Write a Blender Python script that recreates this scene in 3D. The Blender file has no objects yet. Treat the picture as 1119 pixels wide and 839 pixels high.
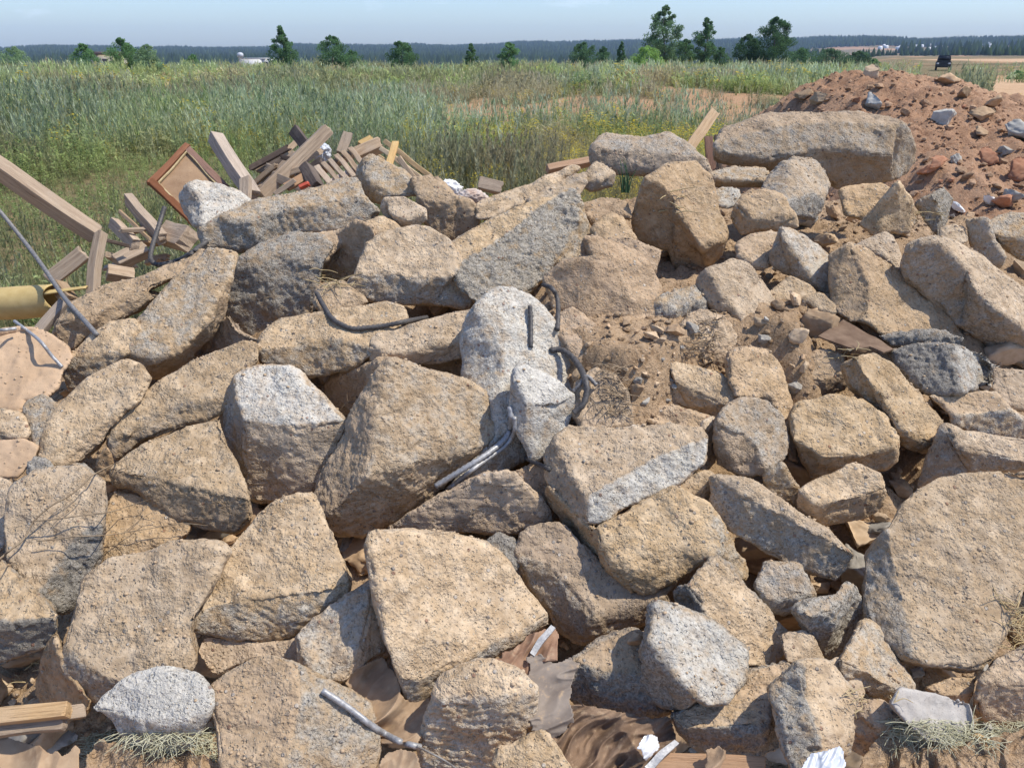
import bpy, bmesh, math, random, time
import numpy as np
from mathutils import Vector, Matrix, noise as mnoise
from mathutils.bvhtree import BVHTree
T0 = time.time()
SC = bpy.context.scene
COL = SC.collection
rng = np.random.default_rng(7)
random.seed(7)

# ------------------------------------------------------------------ camera
F = 870.33; CX = 559.5; CY = 419.5; HOR = 58.0
PITCH = math.atan((CY - HOR) / F)
CAM = Vector((0, 0, 1.75))
FWD = Vector((0, math.cos(PITCH), -math.sin(PITCH)))
UPV = Vector((0, math.sin(PITCH), math.cos(PITCH)))
RGT = Vector((1, 0, 0))
cam_d = bpy.data.cameras.new("camera"); cam = bpy.data.objects.new("camera", cam_d); COL.objects.link(cam)
cam_d.sensor_width = 36; cam_d.lens = F / 1119 * 36; cam_d.clip_start = 0.05; cam_d.clip_end = 12000
cam.location = CAM; cam.rotation_euler = (math.pi / 2 - PITCH, 0, 0)
SC.camera = cam

def ray(px, py):
    return FWD + RGT * ((px - CX) / F) - UPV * ((py - CY) / F)      # forward depth 1
def at(px, py, Y):
    r = ray(px, py); return CAM + r * (Y / r.y)
# mean surface of the rubble slope, as a plane seen by the lens
_A = at(559.5, 839, 1.30); _B = at(559.5, 180, 3.70)
SN = (Vector((1, 0, 0)).cross(_B - _A)).normalized()
def tsurf(px, py):
    r = ray(px, py); return (_A - CAM).dot(SN) / r.dot(SN)
def psurf(px, py, lift=0.0):
    return CAM + ray(px, py) * (tsurf(px, py) - lift)
def zplane(y):
    return _A.z + (y - _A.y) * (_B.z - _A.z) / (_B.y - _A.y)

# ------------------------------------------------------------------ noise
_tab = rng.random(256).astype(np.float32) * 2 - 1
_perm = rng.permutation(256).astype(np.int32)
def vnoise(p, seed=0):
    i = np.floor(p).astype(np.int32); f = (p - i).astype(np.float32); u = f * f * f * (f * (f * 6 - 15) + 10)
    def h(dx, dy, dz):
        a = _perm[(i[:, 0] + dx + seed * 17) & 255]; b = _perm[(a + i[:, 1] + dy) & 255]
        return _tab[_perm[(b + i[:, 2] + dz) & 255]]
    x0 = h(0,0,0) * (1-u[:,0]) + h(1,0,0) * u[:,0]; x1 = h(0,1,0) * (1-u[:,0]) + h(1,1,0) * u[:,0]
    x2 = h(0,0,1) * (1-u[:,0]) + h(1,0,1) * u[:,0]; x3 = h(0,1,1) * (1-u[:,0]) + h(1,1,1) * u[:,0]
    y0 = x0 * (1-u[:,1]) + x1 * u[:,1]; y1 = x2 * (1-u[:,1]) + x3 * u[:,1]
    return y0 * (1-u[:,2]) + y1 * u[:,2]
_R = np.array(Matrix.Rotation(0.9, 3, Vector((1, 2, 0.7)).normalized()), dtype=np.float32)
def fbm(p, octs=3, gain=0.5, seed=0):
    s = 0; a = 1.0; p = p.astype(np.float32)
    for k in range(octs):
        s = s + a * vnoise(p, seed + k); a *= gain; p = (p @ _R.T) * 2.03 + 3.1
    return s
def ridged(p, octs=3, gain=0.55, seed=0):
    s = 0; a = 1.0; p = p.astype(np.float32)
    for k in range(octs):
        s = s + a * (1 - 2 * np.abs(vnoise(p, seed + k))); a *= gain; p = (p @ _R.T) * 2.07 + 1.7
    return s
def worley(p, seed=0):
    i = np.floor(p).astype(np.int32); f = p - i; d = np.full(len(p), 9.0, np.float32)
    for dx in (-1, 0, 1):
        for dy in (-1, 0, 1):
            for dz in (-1, 0, 1):
                a = _perm[(i[:, 0] + dx + seed) & 255]; b = _perm[(a + i[:, 1] + dy) & 255]; c = _perm[(b + i[:, 2] + dz) & 255]
                jx = _tab[c] * .5 + .5; jy = _tab[_perm[(c + 7) & 255]] * .5 + .5; jz = _tab[_perm[(c + 31) & 255]] * .5 + .5
                q = (dx + jx - f[:, 0]) ** 2 + (dy + jy - f[:, 1]) ** 2 + (dz + jz - f[:, 2]) ** 2
                d = np.minimum(d, q)
    return np.sqrt(d)

# ------------------------------------------------------------------ object helpers
def tag(o, label=None, cat=None, group=None, kind=None):
    if label: o['label'] = label
    if cat: o['category'] = cat
    if group: o['group'] = group
    if kind: o['kind'] = kind
    return o
def mesh_np(name, V, Fc, mat=None, parent=None, smooth=False, attr=None, loc=None):
    """V (n,3); Fc (m,k) int array of equal sized faces (or list of such arrays)"""
    me = bpy.data.meshes.new(name)
    V = np.asarray(V, np.float32)
    Fl = Fc if isinstance(Fc, list) else [Fc]
    me.vertices.add(len(V)); me.vertices.foreach_set('co', V.ravel())
    tot = sum(f.shape[0] * f.shape[1] for f in Fl); nf = sum(f.shape[0] for f in Fl)
    me.loops.add(tot); me.polygons.add(nf)
    me.loops.foreach_set('vertex_index', np.concatenate([f.ravel() for f in Fl]).astype(np.int32))
    lens = np.concatenate([np.full(f.shape[0], f.shape[1]) for f in Fl]); st = np.concatenate([[0], np.cumsum(lens)[:-1]])
    me.polygons.foreach_set('loop_start', st.astype(np.int32))
    me.update(calc_edges=True)
    if smooth: me.polygons.foreach_set('use_smooth', np.ones(nf, bool))
    if attr is not None:
        for an, arr in attr.items():
            a = me.attributes.new(an, 'FLOAT_COLOR', 'POINT'); a.data.foreach_set('color', np.asarray(arr, np.float32).ravel())
    if mat: me.materials.append(mat)
    o = bpy.data.objects.new(name, me); COL.objects.link(o)
    if loc is not None: o.location = loc
    if parent is not None: o.parent = parent
    return o
def empty(name, loc, label, cat, group=None):
    o = bpy.data.objects.new(name, None); COL.objects.link(o); o.location = loc; o.empty_display_size = .05
    return tag(o, label, cat, group)
def set_co(me, V): me.vertices.foreach_set('co', np.asarray(V, np.float32).ravel()); me.update()
def get_co(me):
    a = np.empty(len(me.vertices) * 3, np.float32); me.vertices.foreach_get('co', a); return a.reshape(-1, 3)
def get_no(me):
    a = np.empty(len(me.vertices) * 3, np.float32); me.vertices.foreach_get('normal', a); return a.reshape(-1, 3)

# ------------------------------------------------------------------ node helpers
class NT:
    def __init__(s, name):
        s.m = bpy.data.materials.new(name); s.m.use_nodes = True; s.t = s.m.node_tree; s.t.nodes.clear()
        s.out = s.n('ShaderNodeOutputMaterial')
    def n(s, typ, **kw):
        nd = s.t.nodes.new(typ)
        for k, v in kw.items():
            if k in ('operation', 'data_type', 'blend_type', 'feature', 'distance', 'attribute_name', 'noise_dimensions', 'voronoi_dimensions', 'vector_type', 'wave_type', 'bands_direction', 'clamp'):
                setattr(nd, k, v)
        return nd
    def l(s, a, b): s.t.links.new(a, b)
    def val(s, sock, v):
        if hasattr(v, 'is_linked') or isinstance(v, bpy.types.NodeSocket): s.l(v, sock)
        else: sock.default_value = v
    def math(s, op, a, b=0.0, c=None, clamp=False):
        nd = s.n('ShaderNodeMath', operation=op); nd.use_clamp = clamp
        s.val(nd.inputs[0], a); s.val(nd.inputs[1], b)
        if c is not None: s.val(nd.inputs[2], c)
        return nd.outputs[0]
    def mapr(s, x, a, b, c=0.0, d=1.0):
        nd = s.n('ShaderNodeMapRange'); nd.clamp = True
        s.val(nd.inputs[0], x)
        for k, v in zip((1, 2, 3, 4), (a, b, c, d)): s.val(nd.inputs[k], v)
        return nd.outputs[0]
    def mix(s, f, a, b, typ='MIX'):
        nd = s.n('ShaderNodeMix', data_type='RGBA', blend_type=typ)
        s.val(nd.inputs[0], f)
        for k, v in ((6, a), (7, b)):
            if isinstance(v, tuple): nd.inputs[k].default_value = (*v, 1) if len(v) == 3 else v
            else: s.l(v, nd.inputs[k])
        return nd.outputs[2]
    def noise(s, vec, scale, detail=4.0, rough=.55, dist=0.0):
        nd = s.n('ShaderNodeTexNoise'); s.l(vec, nd.inputs['Vector'])
        nd.inputs['Scale'].default_value = scale; nd.inputs['Detail'].default_value = detail
        nd.inputs['Roughness'].default_value = rough; nd.inputs['Distortion'].default_value = dist
        return nd.outputs[0]
    def voro(s, vec, scale, feature='F1', rnd=1.0):
        nd = s.n('ShaderNodeTexVoronoi', feature=feature); s.l(vec, nd.inputs['Vector']); nd.inputs['Scale'].default_value = scale
        nd.inputs['Randomness'].default_value = rnd
        return nd
    def bump(s, h, strength, dist, normal=None):
        nd = s.n('ShaderNodeBump'); nd.inputs['Strength'].default_value = strength; nd.inputs['Distance'].default_value = dist
        s.l(h, nd.inputs['Height'])
        if normal is not None: s.l(normal, nd.inputs['Normal'])
        return nd.outputs[0]
    def bsdf(s, col, rough=.9, normal=None, spec=.2, metal=0.0):
        b = s.n('ShaderNodeBsdfPrincipled')
        if isinstance(col, tuple): b.inputs['Base Color'].default_value = (*col, 1)
        else: s.l(col, b.inputs['Base Color'])
        s.val(b.inputs['Roughness'], rough); s.val(b.inputs['Metallic'], metal)
        b.inputs['Specular IOR Level'].default_value = spec
        if normal is not None: s.l(normal, b.inputs['Normal'])
        s.l(b.outputs[0], s.out.inputs['Surface']); return b
    def coords(s, rand=8.0):
        tc = s.n('ShaderNodeTexCoord'); oi = s.n('ShaderNodeObjectInfo')
        m = s.n('ShaderNodeVectorMath', operation='ADD')
        sc = s.n('ShaderNodeVectorMath', operation='SCALE'); cm = s.n('ShaderNodeCombineXYZ')
        r = oi.outputs['Random']; s.l(r, cm.inputs[0]); s.l(s.math('MULTIPLY', r, 7.3), cm.inputs[1]); s.l(s.math('MULTIPLY', r, 3.1), cm.inputs[2])
        s.l(cm.outputs[0], sc.inputs[0]); sc.inputs[3].default_value = rand
        s.l(tc.outputs['Object'], m.inputs[0]); s.l(sc.outputs[0], m.inputs[1])
        s.rand = r
        return m.outputs[0]

# ------------------------------------------------------------------ materials
def make_concrete(name):
    """broken concrete under dust; the mesh attribute fc holds (grey, white, earth, dark) of each facet"""
    s = NT(name); v = s.coords()
    at_ = s.n('ShaderNodeAttribute', attribute_name='fc'); sep = s.n('ShaderNodeSeparateColor'); s.l(at_.outputs['Color'], sep.inputs[0])
    grey, white, earth, dark = sep.outputs[0], sep.outputs[1], sep.outputs[2], at_.outputs['Alpha']
    big = s.noise(v, 7, 5, .6); med = s.noise(v, 28, 5, .65); fine = s.noise(v, 150, 4, .7); grit = s.noise(v, 420, 2, .6)
    tan = s.mix(s.mapr(big, .3, .7), (.345, .247, .150), (.48, .358, .230))
    tan = s.mix(s.mapr(med, .42, .72), tan, (.54, .425, .295))
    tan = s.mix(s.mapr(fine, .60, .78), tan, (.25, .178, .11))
    gcol = s.mix(s.mapr(med, .3, .7), (.225, .198, .160), (.425, .382, .315))
    gcol = s.mix(s.mapr(fine, .5, .75), gcol, (.50, .47, .42))
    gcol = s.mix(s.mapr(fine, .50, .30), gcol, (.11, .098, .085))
    gf = s.math('ADD', grey, s.math('MULTIPLY', s.math('SUBTRACT', med, .5), s.math('MULTIPLY_ADD', grey, 2.2, .75)))
    gf = s.math('ADD', gf, s.math('MULTIPLY', s.math('SUBTRACT', big, .55), .9))
    col = s.mix(s.mapr(gf, .22, .78), tan, gcol)
    wcol = s.mix(s.mapr(fine, .35, .7), (.42, .392, .338), (.62, .585, .51))
    wf = s.math('ADD', white, s.math('MULTIPLY', s.math('SUBTRACT', med, .5), 1.3))
    col = s.mix(s.mapr(wf, .25, .75), col, wcol)
    ecol = s.mix(s.mapr(med, .3, .7), (.29, .197, .117), (.45, .33, .218))
    ef = s.math('ADD', earth, s.math('MULTIPLY', s.math('SUBTRACT', big, .5), 1.0))
    col = s.mix(s.mapr(ef, .25, .75), col, ecol)
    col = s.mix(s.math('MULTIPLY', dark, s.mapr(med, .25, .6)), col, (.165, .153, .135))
    # aggregate: pebbles of their own colour
    vo = s.voro(v, 62); pc = s.n('ShaderNodeSeparateColor'); s.l(vo.outputs['Color'], pc.inputs[0])
    peb = s.math('MULTIPLY', s.mapr(vo.outputs['Distance'], .34, .24), s.mapr(pc.outputs[0], .86, .89))
    pcol = s.mix(pc.outputs[1], (.12, .115, .12), (.52, .47, .40)); pcol = s.mix(s.mapr(pc.outputs[2], .8, .84), pcol, (.24, .125, .085))
    col = s.mix(s.math('MULTIPLY', peb, .75), col, pcol)
    vo2 = s.voro(v, 165); pc2 = s.n('ShaderNodeSeparateColor'); s.l(vo2.outputs['Color'], pc2.inputs[0])
    peb2 = s.math('MULTIPLY', s.mapr(vo2.outputs['Distance'], .42, .28), s.mapr(pc2.outputs[0], .74, .78))
    pcol2 = s.mix(pc2.outputs[1], (.17, .14, .10), (.62, .54, .42))
    col = s.mix(s.math('MULTIPLY', peb2, .6), col, pcol2)
    hsv = s.n('ShaderNodeHueSaturation'); s.l(col, hsv.inputs['Color'])
    s.l(s.math('MULTIPLY_ADD', s.rand, .24, .97), hsv.inputs['Value']); s.l(s.math('MULTIPLY_ADD', s.math('FRACT', s.math('MULTIPLY', s.rand, 37.7)), -.26, 1.11), hsv.inputs['Saturation'])
    # relief: grains, pits, pebbles
    pit = s.mapr(s.noise(v, 95, 3, .6), .36, .46)
    vo3 = s.voro(v, 105); pc3 = s.n('ShaderNodeSeparateColor'); s.l(vo3.outputs['Color'], pc3.inputs[0])
    hole = s.math('MULTIPLY', s.mapr(vo3.outputs['Distance'], .42, .26), s.mapr(pc3.outputs[0], .80, .83))
    rmask = s.math('ADD', s.mapr(s.noise(v, 11, 4, .6), .45, .62), grey, clamp=True)
    h = s.math('ADD', s.math('MULTIPLY', fine, .8), s.math('MULTIPLY', med, 1.2))
    h = s.math('ADD', h, s.math('MULTIPLY', grit, .3)); h = s.math('ADD', h, s.math('MULTIPLY', pit, .4))
    h = s.math('MULTIPLY', h, s.math('MULTIPLY_ADD', rmask, .75, .30))
    h = s.math('ADD', h, s.math('MULTIPLY', peb, .55)); h = s.math('ADD', h, s.math('MULTIPLY', peb2, .45)); h = s.math('SUBTRACT', h, s.math('MULTIPLY', hole, .8))
    s.bsdf(hsv.outputs[0], .92, s.bump(h, .85, .0085), .15)
    return s.m
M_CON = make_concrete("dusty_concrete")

def make_smooth(name, c1, c2, sc=12, bump=.15):
    s = NT(name); v = s.coords(); a = s.noise(v, sc, 6, .6); f = s.noise(v, 220, 3, .6)
    col = s.mix(s.mapr(a, .3, .7), c1, c2); col = s.mix(s.mapr(f, .60, .72), col, tuple(x * .62 for x in c1))
    s.bsdf(col, .9, s.bump(s.math('ADD', s.math('MULTIPLY', a, .6), s.math('MULTIPLY', f, .3)), bump, .01), .15); return s.m
M_PLASTER = make_smooth("peach_plaster", (.42, .285, .175), (.52, .375, .25), 6, .25)
M_ASH = make_smooth("pale_grey_plaster", (.36, .33, .30), (.46, .43, .39), 20, .5)

def make_soil(name, c_dark, c_mid, c_pale, s1=3.0):
    s = NT(name); tc = s.n('ShaderNodeTexCoord'); v = tc.outputs['Object']
    a = s.noise(v, s1, 6, .6); b = s.noise(v, s1 * 9, 5, .65); c = s.noise(v, 110, 4, .7); d = s.noise(v, 380, 2, .6)
    col = s.mix(s.mapr(a, .35, .68), c_mid, c_pale); col = s.mix(s.mapr(b, .5, .3), col, c_dark)
    col = s.mix(s.mapr(c, .55, .75), col, tuple(min(1, x * 1.25) for x in c_pale)); col = s.mix(s.mapr(c, .45, .28), col, c_dark)
    vo = s.voro(v, 75); pc = s.n('ShaderNodeSeparateColor'); s.l(vo.outputs['Color'], pc.inputs[0])
    peb = s.math('MULTIPLY', s.mapr(vo.outputs['Distance'], .36, .25), s.mapr(pc.outputs[0], .82, .85))
    col = s.mix(s.math('MULTIPLY', peb, .7), col, s.mix(pc.outputs[1], (.2, .15, .11), (.5, .42, .34)))
    h = s.math('ADD', s.math('MULTIPLY', b, 2.0), s.math('MULTIPLY', c, 1.0)); h = s.math('ADD', h, s.math('MULTIPLY', d, .4)); h = s.math('ADD', h, s.math('MULTIPLY', peb, .5))
    s.bsdf(col, .95, s.bump(h, .9, .012), .1); return s.m
M_SOIL = make_soil("brown_soil", (.24, .155, .088), (.395, .272, .165), (.50, .36, .232))
M_RED = make_soil("red_earth", (.24, .132, .078), (.375, .222, .135), (.475, .305, .197), 1.2)

def make_wood(name, c1, c2, c3, axis=0):
    s = NT(name); v = s.coords(3); mp = s.n('ShaderNodeMapping'); s.l(v, mp.inputs['Vector'])
    mp.inputs['Scale'].default_value = (1.5, 30, 30)
    a = s.noise(mp.outputs[0], 2.0, 6, .65, .6); b = s.noise(v, 9, 4, .6); mp2 = s.n('ShaderNodeMapping'); s.l(v, mp2.inputs['Vector']); mp2.inputs['Scale'].default_value = (4, 160, 160)
    c = s.noise(mp2.outputs[0], 2, 4, .7)
    col = s.mix(s.mapr(a, .35, .65), c1, c2); col = s.mix(s.mapr(b, .48, .7), col, c3); col = s.mix(s.mapr(c, .55, .7), col, tuple(x * .5 for x in c1))
    hs = s.n('ShaderNodeHueSaturation'); s.l(col, hs.inputs['Color']); s.l(s.math('MULTIPLY_ADD', s.rand, .40, .72), hs.inputs['Value']); s.l(s.math('MULTIPLY_ADD', s.math('FRACT', s.math('MULTIPLY', s.rand, 17.3)), .45, .78), hs.inputs['Saturation'])
    s.bsdf(hs.outputs[0], .85, s.bump(s.math('ADD', a, c), .7, .004), .2); return s.m
M_WOOD = make_wood("weathered_wood", (.35, .24, .15), (.54, .40, .26), (.45, .34, .235))
M_WGREY = make_wood("grey_wood", (.30, .228, .165), (.48, .375, .275), (.41, .31, .22))
M_WDARK = make_wood("dark_wood", (.075, .052, .042), (.13, .095, .075), (.16, .12, .09))
M_WNEW = make_wood("fresh_lath_wood", (.58, .40, .20), (.68, .50, .28), (.62, .42, .22))
M_WRED = make_wood("red_brown_wood", (.19, .092, .056), (.255, .13, .085), (.22, .11, .07))
M_WORANGE = make_wood("orange_wood", (.44, .25, .13), (.50, .31, .18), (.40, .25, .15))

def make_plain(name, c1, c2, rough=.6, sc=30, metal=0.0, bump=.3, spec=.4):
    s = NT(name); v = s.coords(); a = s.noise(v, sc, 5, .65)
    s.bsdf(s.mix(s.mapr(a, .35, .65), c1, c2), rough, s.bump(a, bump, .002), spec, metal); return s.m
M_REBAR = make_plain("dusty_steel", (.13, .125, .125), (.27, .26, .25), .6, 120, .25)
M_REBARL = make_plain("bright_steel", (.24, .24, .245), (.42, .42, .42), .5, 120, .3)
M_REBARD = make_plain("dark_steel", (.05, .048, .047), (.12, .11, .105), .6, 120, .2)
M_YEL = make_plain("yellow_paint", (.43, .31, .12), (.55, .42, .19), .6, 14, 0, .2, .3)
M_RUST = make_plain("rusty_sheet", (.12, .075, .048), (.20, .135, .09), .8, 18, 0, .3, .2)
M_WHITE = make_plain("white_plastic", (.72, .72, .72), (.82, .82, .80), .5, 20, 0, .2)
M_BLUEPL = make_plain("pale_blue_plastic", (.42, .45, .50), (.58, .60, .63), .35, 20, 0, .3)
M_TWIG = make_plain("dry_twig", (.22, .16, .105), (.36, .28, .19), .9, 60, 0, .3, .1)
M_STRAW = make_plain("dry_straw", (.38, .29, .15), (.52, .42, .25), .9, 60, 0, .2, .1)
M_GLASSBLK = make_plain("dark_glass", (.015, .017, .02), (.03, .033, .04), .15, 5, 0, 0, .5)
M_TRUCK = make_plain("dark_paint", (.018, .02, .024), (.035, .037, .042), .5, 5, 0, 0, .4)
M_WALLW = make_plain("white_wall", (.62, .63, .64), (.70, .70, .70), .8, .5, 0, 0)
M_WALLC = make_plain("cream_wall", (.50, .45, .36), (.56, .51, .42), .8, .5, 0, 0)
M_ROOF = make_plain("brown_roof", (.13, .09, .075), (.18, .13, .11), .8, .8, 0, 0)
M_TYRE = make_plain("tyre_rubber", (.02, .02, .02), (.04, .04, .04), .9, 10, 0, 0)

def make_fabric(name, c1, c2, wv=700):
    s = NT(name); tc = s.n('ShaderNodeTexCoord'); v = tc.outputs['Object']
    a = s.noise(v, 14, 5, .6); b = s.noise(v, 60, 4, .6)
    w = s.n('ShaderNodeTexWave'); s.l(v, w.inputs['Vector']); w.inputs['Scale'].default_value = wv
    col = s.mix(s.mapr(a, .38, .62), c1, c2); col = s.mix(s.mapr(b, .55, .75), col, (.42, .31, .205))
    s.bsdf(col, .95, s.bump(s.math('ADD', s.math('MULTIPLY', w.outputs[1], .2), b), .4, .003), .1); return s.m
M_CLOTH = make_fabric("brown_cloth", (.16, .105, .07), (.27, .185, .125))
M_CLOTHG = make_fabric("grey_cloth", (.215, .178, .15), (.29, .245, .205))
M_CLOTHT = make_fabric("tan_cloth", (.30, .205, .13), (.42, .30, .195))
M_CLOTHR = make_fabric("rust_cloth", (.24, .14, .09), (.36, .23, .155))
def make_net():
    s = NT("pale_green_fibre"); tc = s.n('ShaderNodeTexCoord'); v = tc.outputs['Object']
    mp = s.n('ShaderNodeMapping'); s.l(v, mp.inputs['Vector']); mp.inputs['Scale'].default_value = (25, 160, 160); mp.inputs['Rotation'].default_value = (.3, .2, .4)
    a = s.noise(mp.outputs[0], 1.5, 6, .7, 1.2); b = s.noise(v, 22, 4, .6)
    col = s.mix(s.mapr(a, .38, .62), (.17, .175, .115), (.52, .52, .40)); col = s.mix(s.mapr(b, .55, .7), col, (.36, .29, .19))
    s.bsdf(col, .95, s.bump(s.math('ADD', a, s.math('MULTIPLY', b, .5)), 1.0, .012), .1); return s.m
M_NET = make_net()
def make_stone(name, c1, c2):
    s = NT(name); v = s.coords(); a = s.noise(v, 2.2, 5, .65)
    hs = s.n('ShaderNodeHueSaturation'); s.l(s.mix(s.mapr(a, .35, .65), c1, c2), hs.inputs['Color']); s.l(s.math('MULTIPLY_ADD', s.rand, .5, .75), hs.inputs['Value'])
    s.bsdf(hs.outputs[0], .95, None, .1); return s.m
M_STN = [make_stone("tan_stone", (.40, .29, .185), (.52, .40, .275)), make_stone("earth_stone", (.34, .23, .14), (.46, .33, .21)), make_stone("grey_stone", (.26, .24, .21), (.40, .37, .32)), make_stone("pale_stone", (.34, .325, .29), (.47, .45, .40)), make_stone("red_clod", (.28, .175, .108), (.41, .28, .18)), make_stone("brick_stone", (.33, .15, .085), (.43, .23, .14))]

def make_leaf(name, transl=.45):
    s = NT(name); at_ = s.n('ShaderNodeAttribute', attribute_name='lc')
    d = s.n('ShaderNodeBsdfDiffuse'); t = s.n('ShaderNodeBsdfTranslucent'); s.l(at_.outputs['Color'], d.inputs[0]); s.l(at_.outputs['Color'], t.inputs[0])
    m = s.n('ShaderNodeMixShader'); m.inputs[0].default_value = transl; s.l(d.outputs[0], m.inputs[1]); s.l(t.outputs[0], m.inputs[2])
    s.l(m.outputs[0], s.out.inputs['Surface']); return s.m
M_LEAF = make_leaf("leaves")
M_BARK = make_plain("bark", (.10, .085, .07), (.22, .20, .18), .9, 8, 0, .4, .1)
# ------------------------------------------------------------------ light, sky
SUNDIR = Vector((0.52, -0.03, 0.855)).normalized()
EL = math.asin(SUNDIR.z); AZ = math.atan2(SUNDIR.x, SUNDIR.y)
sd = bpy.data.lights.new("sun", 'SUN'); sun = bpy.data.objects.new("sun", sd); COL.objects.link(sun)
sd.energy = 3.6; sd.angle = math.radians(.55); sd.color = (1.0, .925, .79)
sun.rotation_euler = (-SUNDIR).to_track_quat('-Z', 'Y').to_euler(); sun.location = (0, 0, 30)
W = bpy.data.worlds.new("World"); SC.world = W; W.use_nodes = True
wt = W.node_tree; wt.nodes.clear()
sky = wt.nodes.new('ShaderNodeTexSky'); sky.sky_type = 'NISHITA'; sky.sun_disc = False
sky.sun_elevation = EL; sky.sun_rotation = AZ; sky.altitude = 150; sky.air_density = 1.0; sky.dust_density = 1.05; sky.ozone_density = 2.5
bg = wt.nodes.new('ShaderNodeBackground'); bg.inputs['Strength'].default_value = .15
wo = wt.nodes.new('ShaderNodeOutputWorld')
# a few thin wisps of cloud low over the horizon
tcw = wt.nodes.new('ShaderNodeTexCoord'); mpw = wt.nodes.new('ShaderNodeMapping'); wt.links.new(tcw.outputs['Generated'], mpw.inputs[0])
mpw.inputs['Scale'].default_value = (1, 1, 3.2)
nzw = wt.nodes.new('ShaderNodeTexNoise'); nzw.inputs['Scale'].default_value = 9; nzw.inputs['Detail'].default_value = 7; nzw.inputs['Roughness'].default_value = .62
wt.links.new(mpw.outputs[0], nzw.inputs['Vector'])
rmp = wt.nodes.new('ShaderNodeMapRange'); rmp.inputs[1].default_value = .60; rmp.inputs[2].default_value = .78; rmp.inputs[3].default_value = 0; rmp.inputs[4].default_value = .35
wt.links.new(nzw.outputs[0], rmp.inputs[0])
mxw = wt.nodes.new('ShaderNodeMix'); mxw.data_type = 'RGBA'; wt.links.new(rmp.outputs[0], mxw.inputs[0])
wt.links.new(sky.outputs[0], mxw.inputs[6]); mxw.inputs[7].default_value = (7.5, 7.7, 7.9, 1)
tnt = wt.nodes.new('ShaderNodeMix'); tnt.data_type = 'RGBA'; tnt.blend_type = 'MULTIPLY'; tnt.inputs[0].default_value = 1; tnt.inputs[7].default_value = (.765, .845, .99, 1)
wt.links.new(mxw.outputs[2], tnt.inputs[6]); wt.links.new(tnt.outputs[2], bg.inputs['Color']); wt.links.new(bg.outputs[0], wo.inputs[0])
SC.view_settings.view_transform = 'Standard'; SC.view_settings.look = 'None'; SC.view_settings.exposure = 0.5; SC.view_settings.gamma = 1.0
try: SC.view_settings.use_curve_mapping = False
except Exception: pass
SC.render.engine = 'CYCLES'
SC.cycles.max_bounces = 8; SC.cycles.diffuse_bounces = 6; SC.cycles.glossy_bounces = 2; SC.cycles.transmission_bounces = 4; SC.cycles.volume_bounces = 0
SC.cycles.use_denoising = True
# ------------------------------------------------------------------ concrete chunks
# One entry per chunk of the heap: label, lift towards the lens in metres, then its visible facets. A facet is
# "<facing letters> <surface letters> x,y x,y ..." in photograph pixels; facing T top, F front, L left, R right, D under, and
# surface t dusty tan, g bare grey, w white, b earth, k dark. Facets meet along shared corners, are given real
# distances one after the other, and are closed behind with a body of real thickness.
GR = "broken concrete chunks heaped in the rubble pile"
ROCKS = []
def K(label, d, *facets, name="concrete_chunk", cat="concrete chunk", th=None, rough=1.0, group=GR, mat=None):
    ROCKS.append((label, d, facets, name, cat, th, rough, group, mat))

# ---- top ridge
K("white lime-crusted chunk leaning below the tilted framed panel", .02,
  "TRF wwt 207,202 217,200 240,202 260,210 274,222 262,240 235,250 222,248 221,222", "LF wg 207,202 221,222 222,248 215,247 205,232 196,214")
K("long thick slab with a grey front, crossing the heap beside the white lime-crusted chunk", .06,
  "TTF tg 240,236 262,227 283,219 320,209 355,201 382,195 389,197 397,215 372,219 340,224 300,230 262,242",
  "F tgg 240,236 262,242 300,230 340,224 372,219 397,215 411,232 402,240 375,250 330,256 292,266 257,272 230,270 222,252")
K("roundish grey-tan chunk standing directly under the long thick slab", .02,
  "TF tgg 322,256 352,256 361,270 352,288 338,285 310,280 280,284 262,284 285,268", "F tgg 262,284 280,284 310,280 338,285 352,288 341,320 335,343 312,362 291,371 268,363 250,344 245,312")
K("sloping tan chunk whose back touches the fresh yellow laths", .0,
  "TF tg 398,175 406,172 423,180 450,197 453,212 430,214 412,206 398,190", "LF tg 398,175 398,190 412,206 430,214 420,222 404,214 393,200 390,186")
K("pitted dusty chunk on the ridge, just left of the white plastic bag", .0,
  "TF tb 450,198 475,195 488,204 498,216 490,222 470,224 456,214", "F tb 456,214 470,224 490,222 498,216 513,222 522,236 522,246 506,257 492,266 476,257 464,240 455,224",rough=1.3)
K("small smooth sand-coloured chunk with a flat top, in front of the pitted ridge chunk", .07,
  "TF t 422,218 442,217 464,229 456,236 444,240 426,232", "F t 422,218 426,232 444,240 456,236 464,229 464,240 452,250 438,251 421,236 417,228", rough=.6)
K("small dusty knob poking up beside the shaded hollow under the long slab", .0,
  "TF t 402,246 416,237 430,243 437,252 428,256 410,257", "F tb 402,246 410,257 428,256 437,252 434,262 412,266 403,258")
K("chunk lying wholly in shade in the hollow right of the roundish grey-tan chunk", -.14,
  "LF tb 360,262 388,244 406,250 408,262 394,292 378,308 352,308 354,285")
K("broad sunlit boulder with a shaded lower face, left of the tilted blue-grey slab", .05,
  "TF t 402,265 415,257 450,250 470,251 495,270 505,286 495,300 455,305 420,298 390,300", "F tg 390,300 420,298 455,305 495,300 505,286 517,325 512,334 470,332 440,331 410,328 388,325 377,313")
K("tilted slab with a bright blue-grey broken face, highest grey one in the middle", .12,
  "TF tt 493,268 530,246 560,231 592,219 625,207 592,226 560,252 530,272 497,292", "FFT gg 497,292 530,272 560,252 592,226 625,207 632,220 630,240 608,283 600,301 577,319 560,323 527,334 510,320 500,305",
  "RF tg 632,220 641,250 647,270 641,283 608,292 608,283 630,240", rough=1.3)
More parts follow.
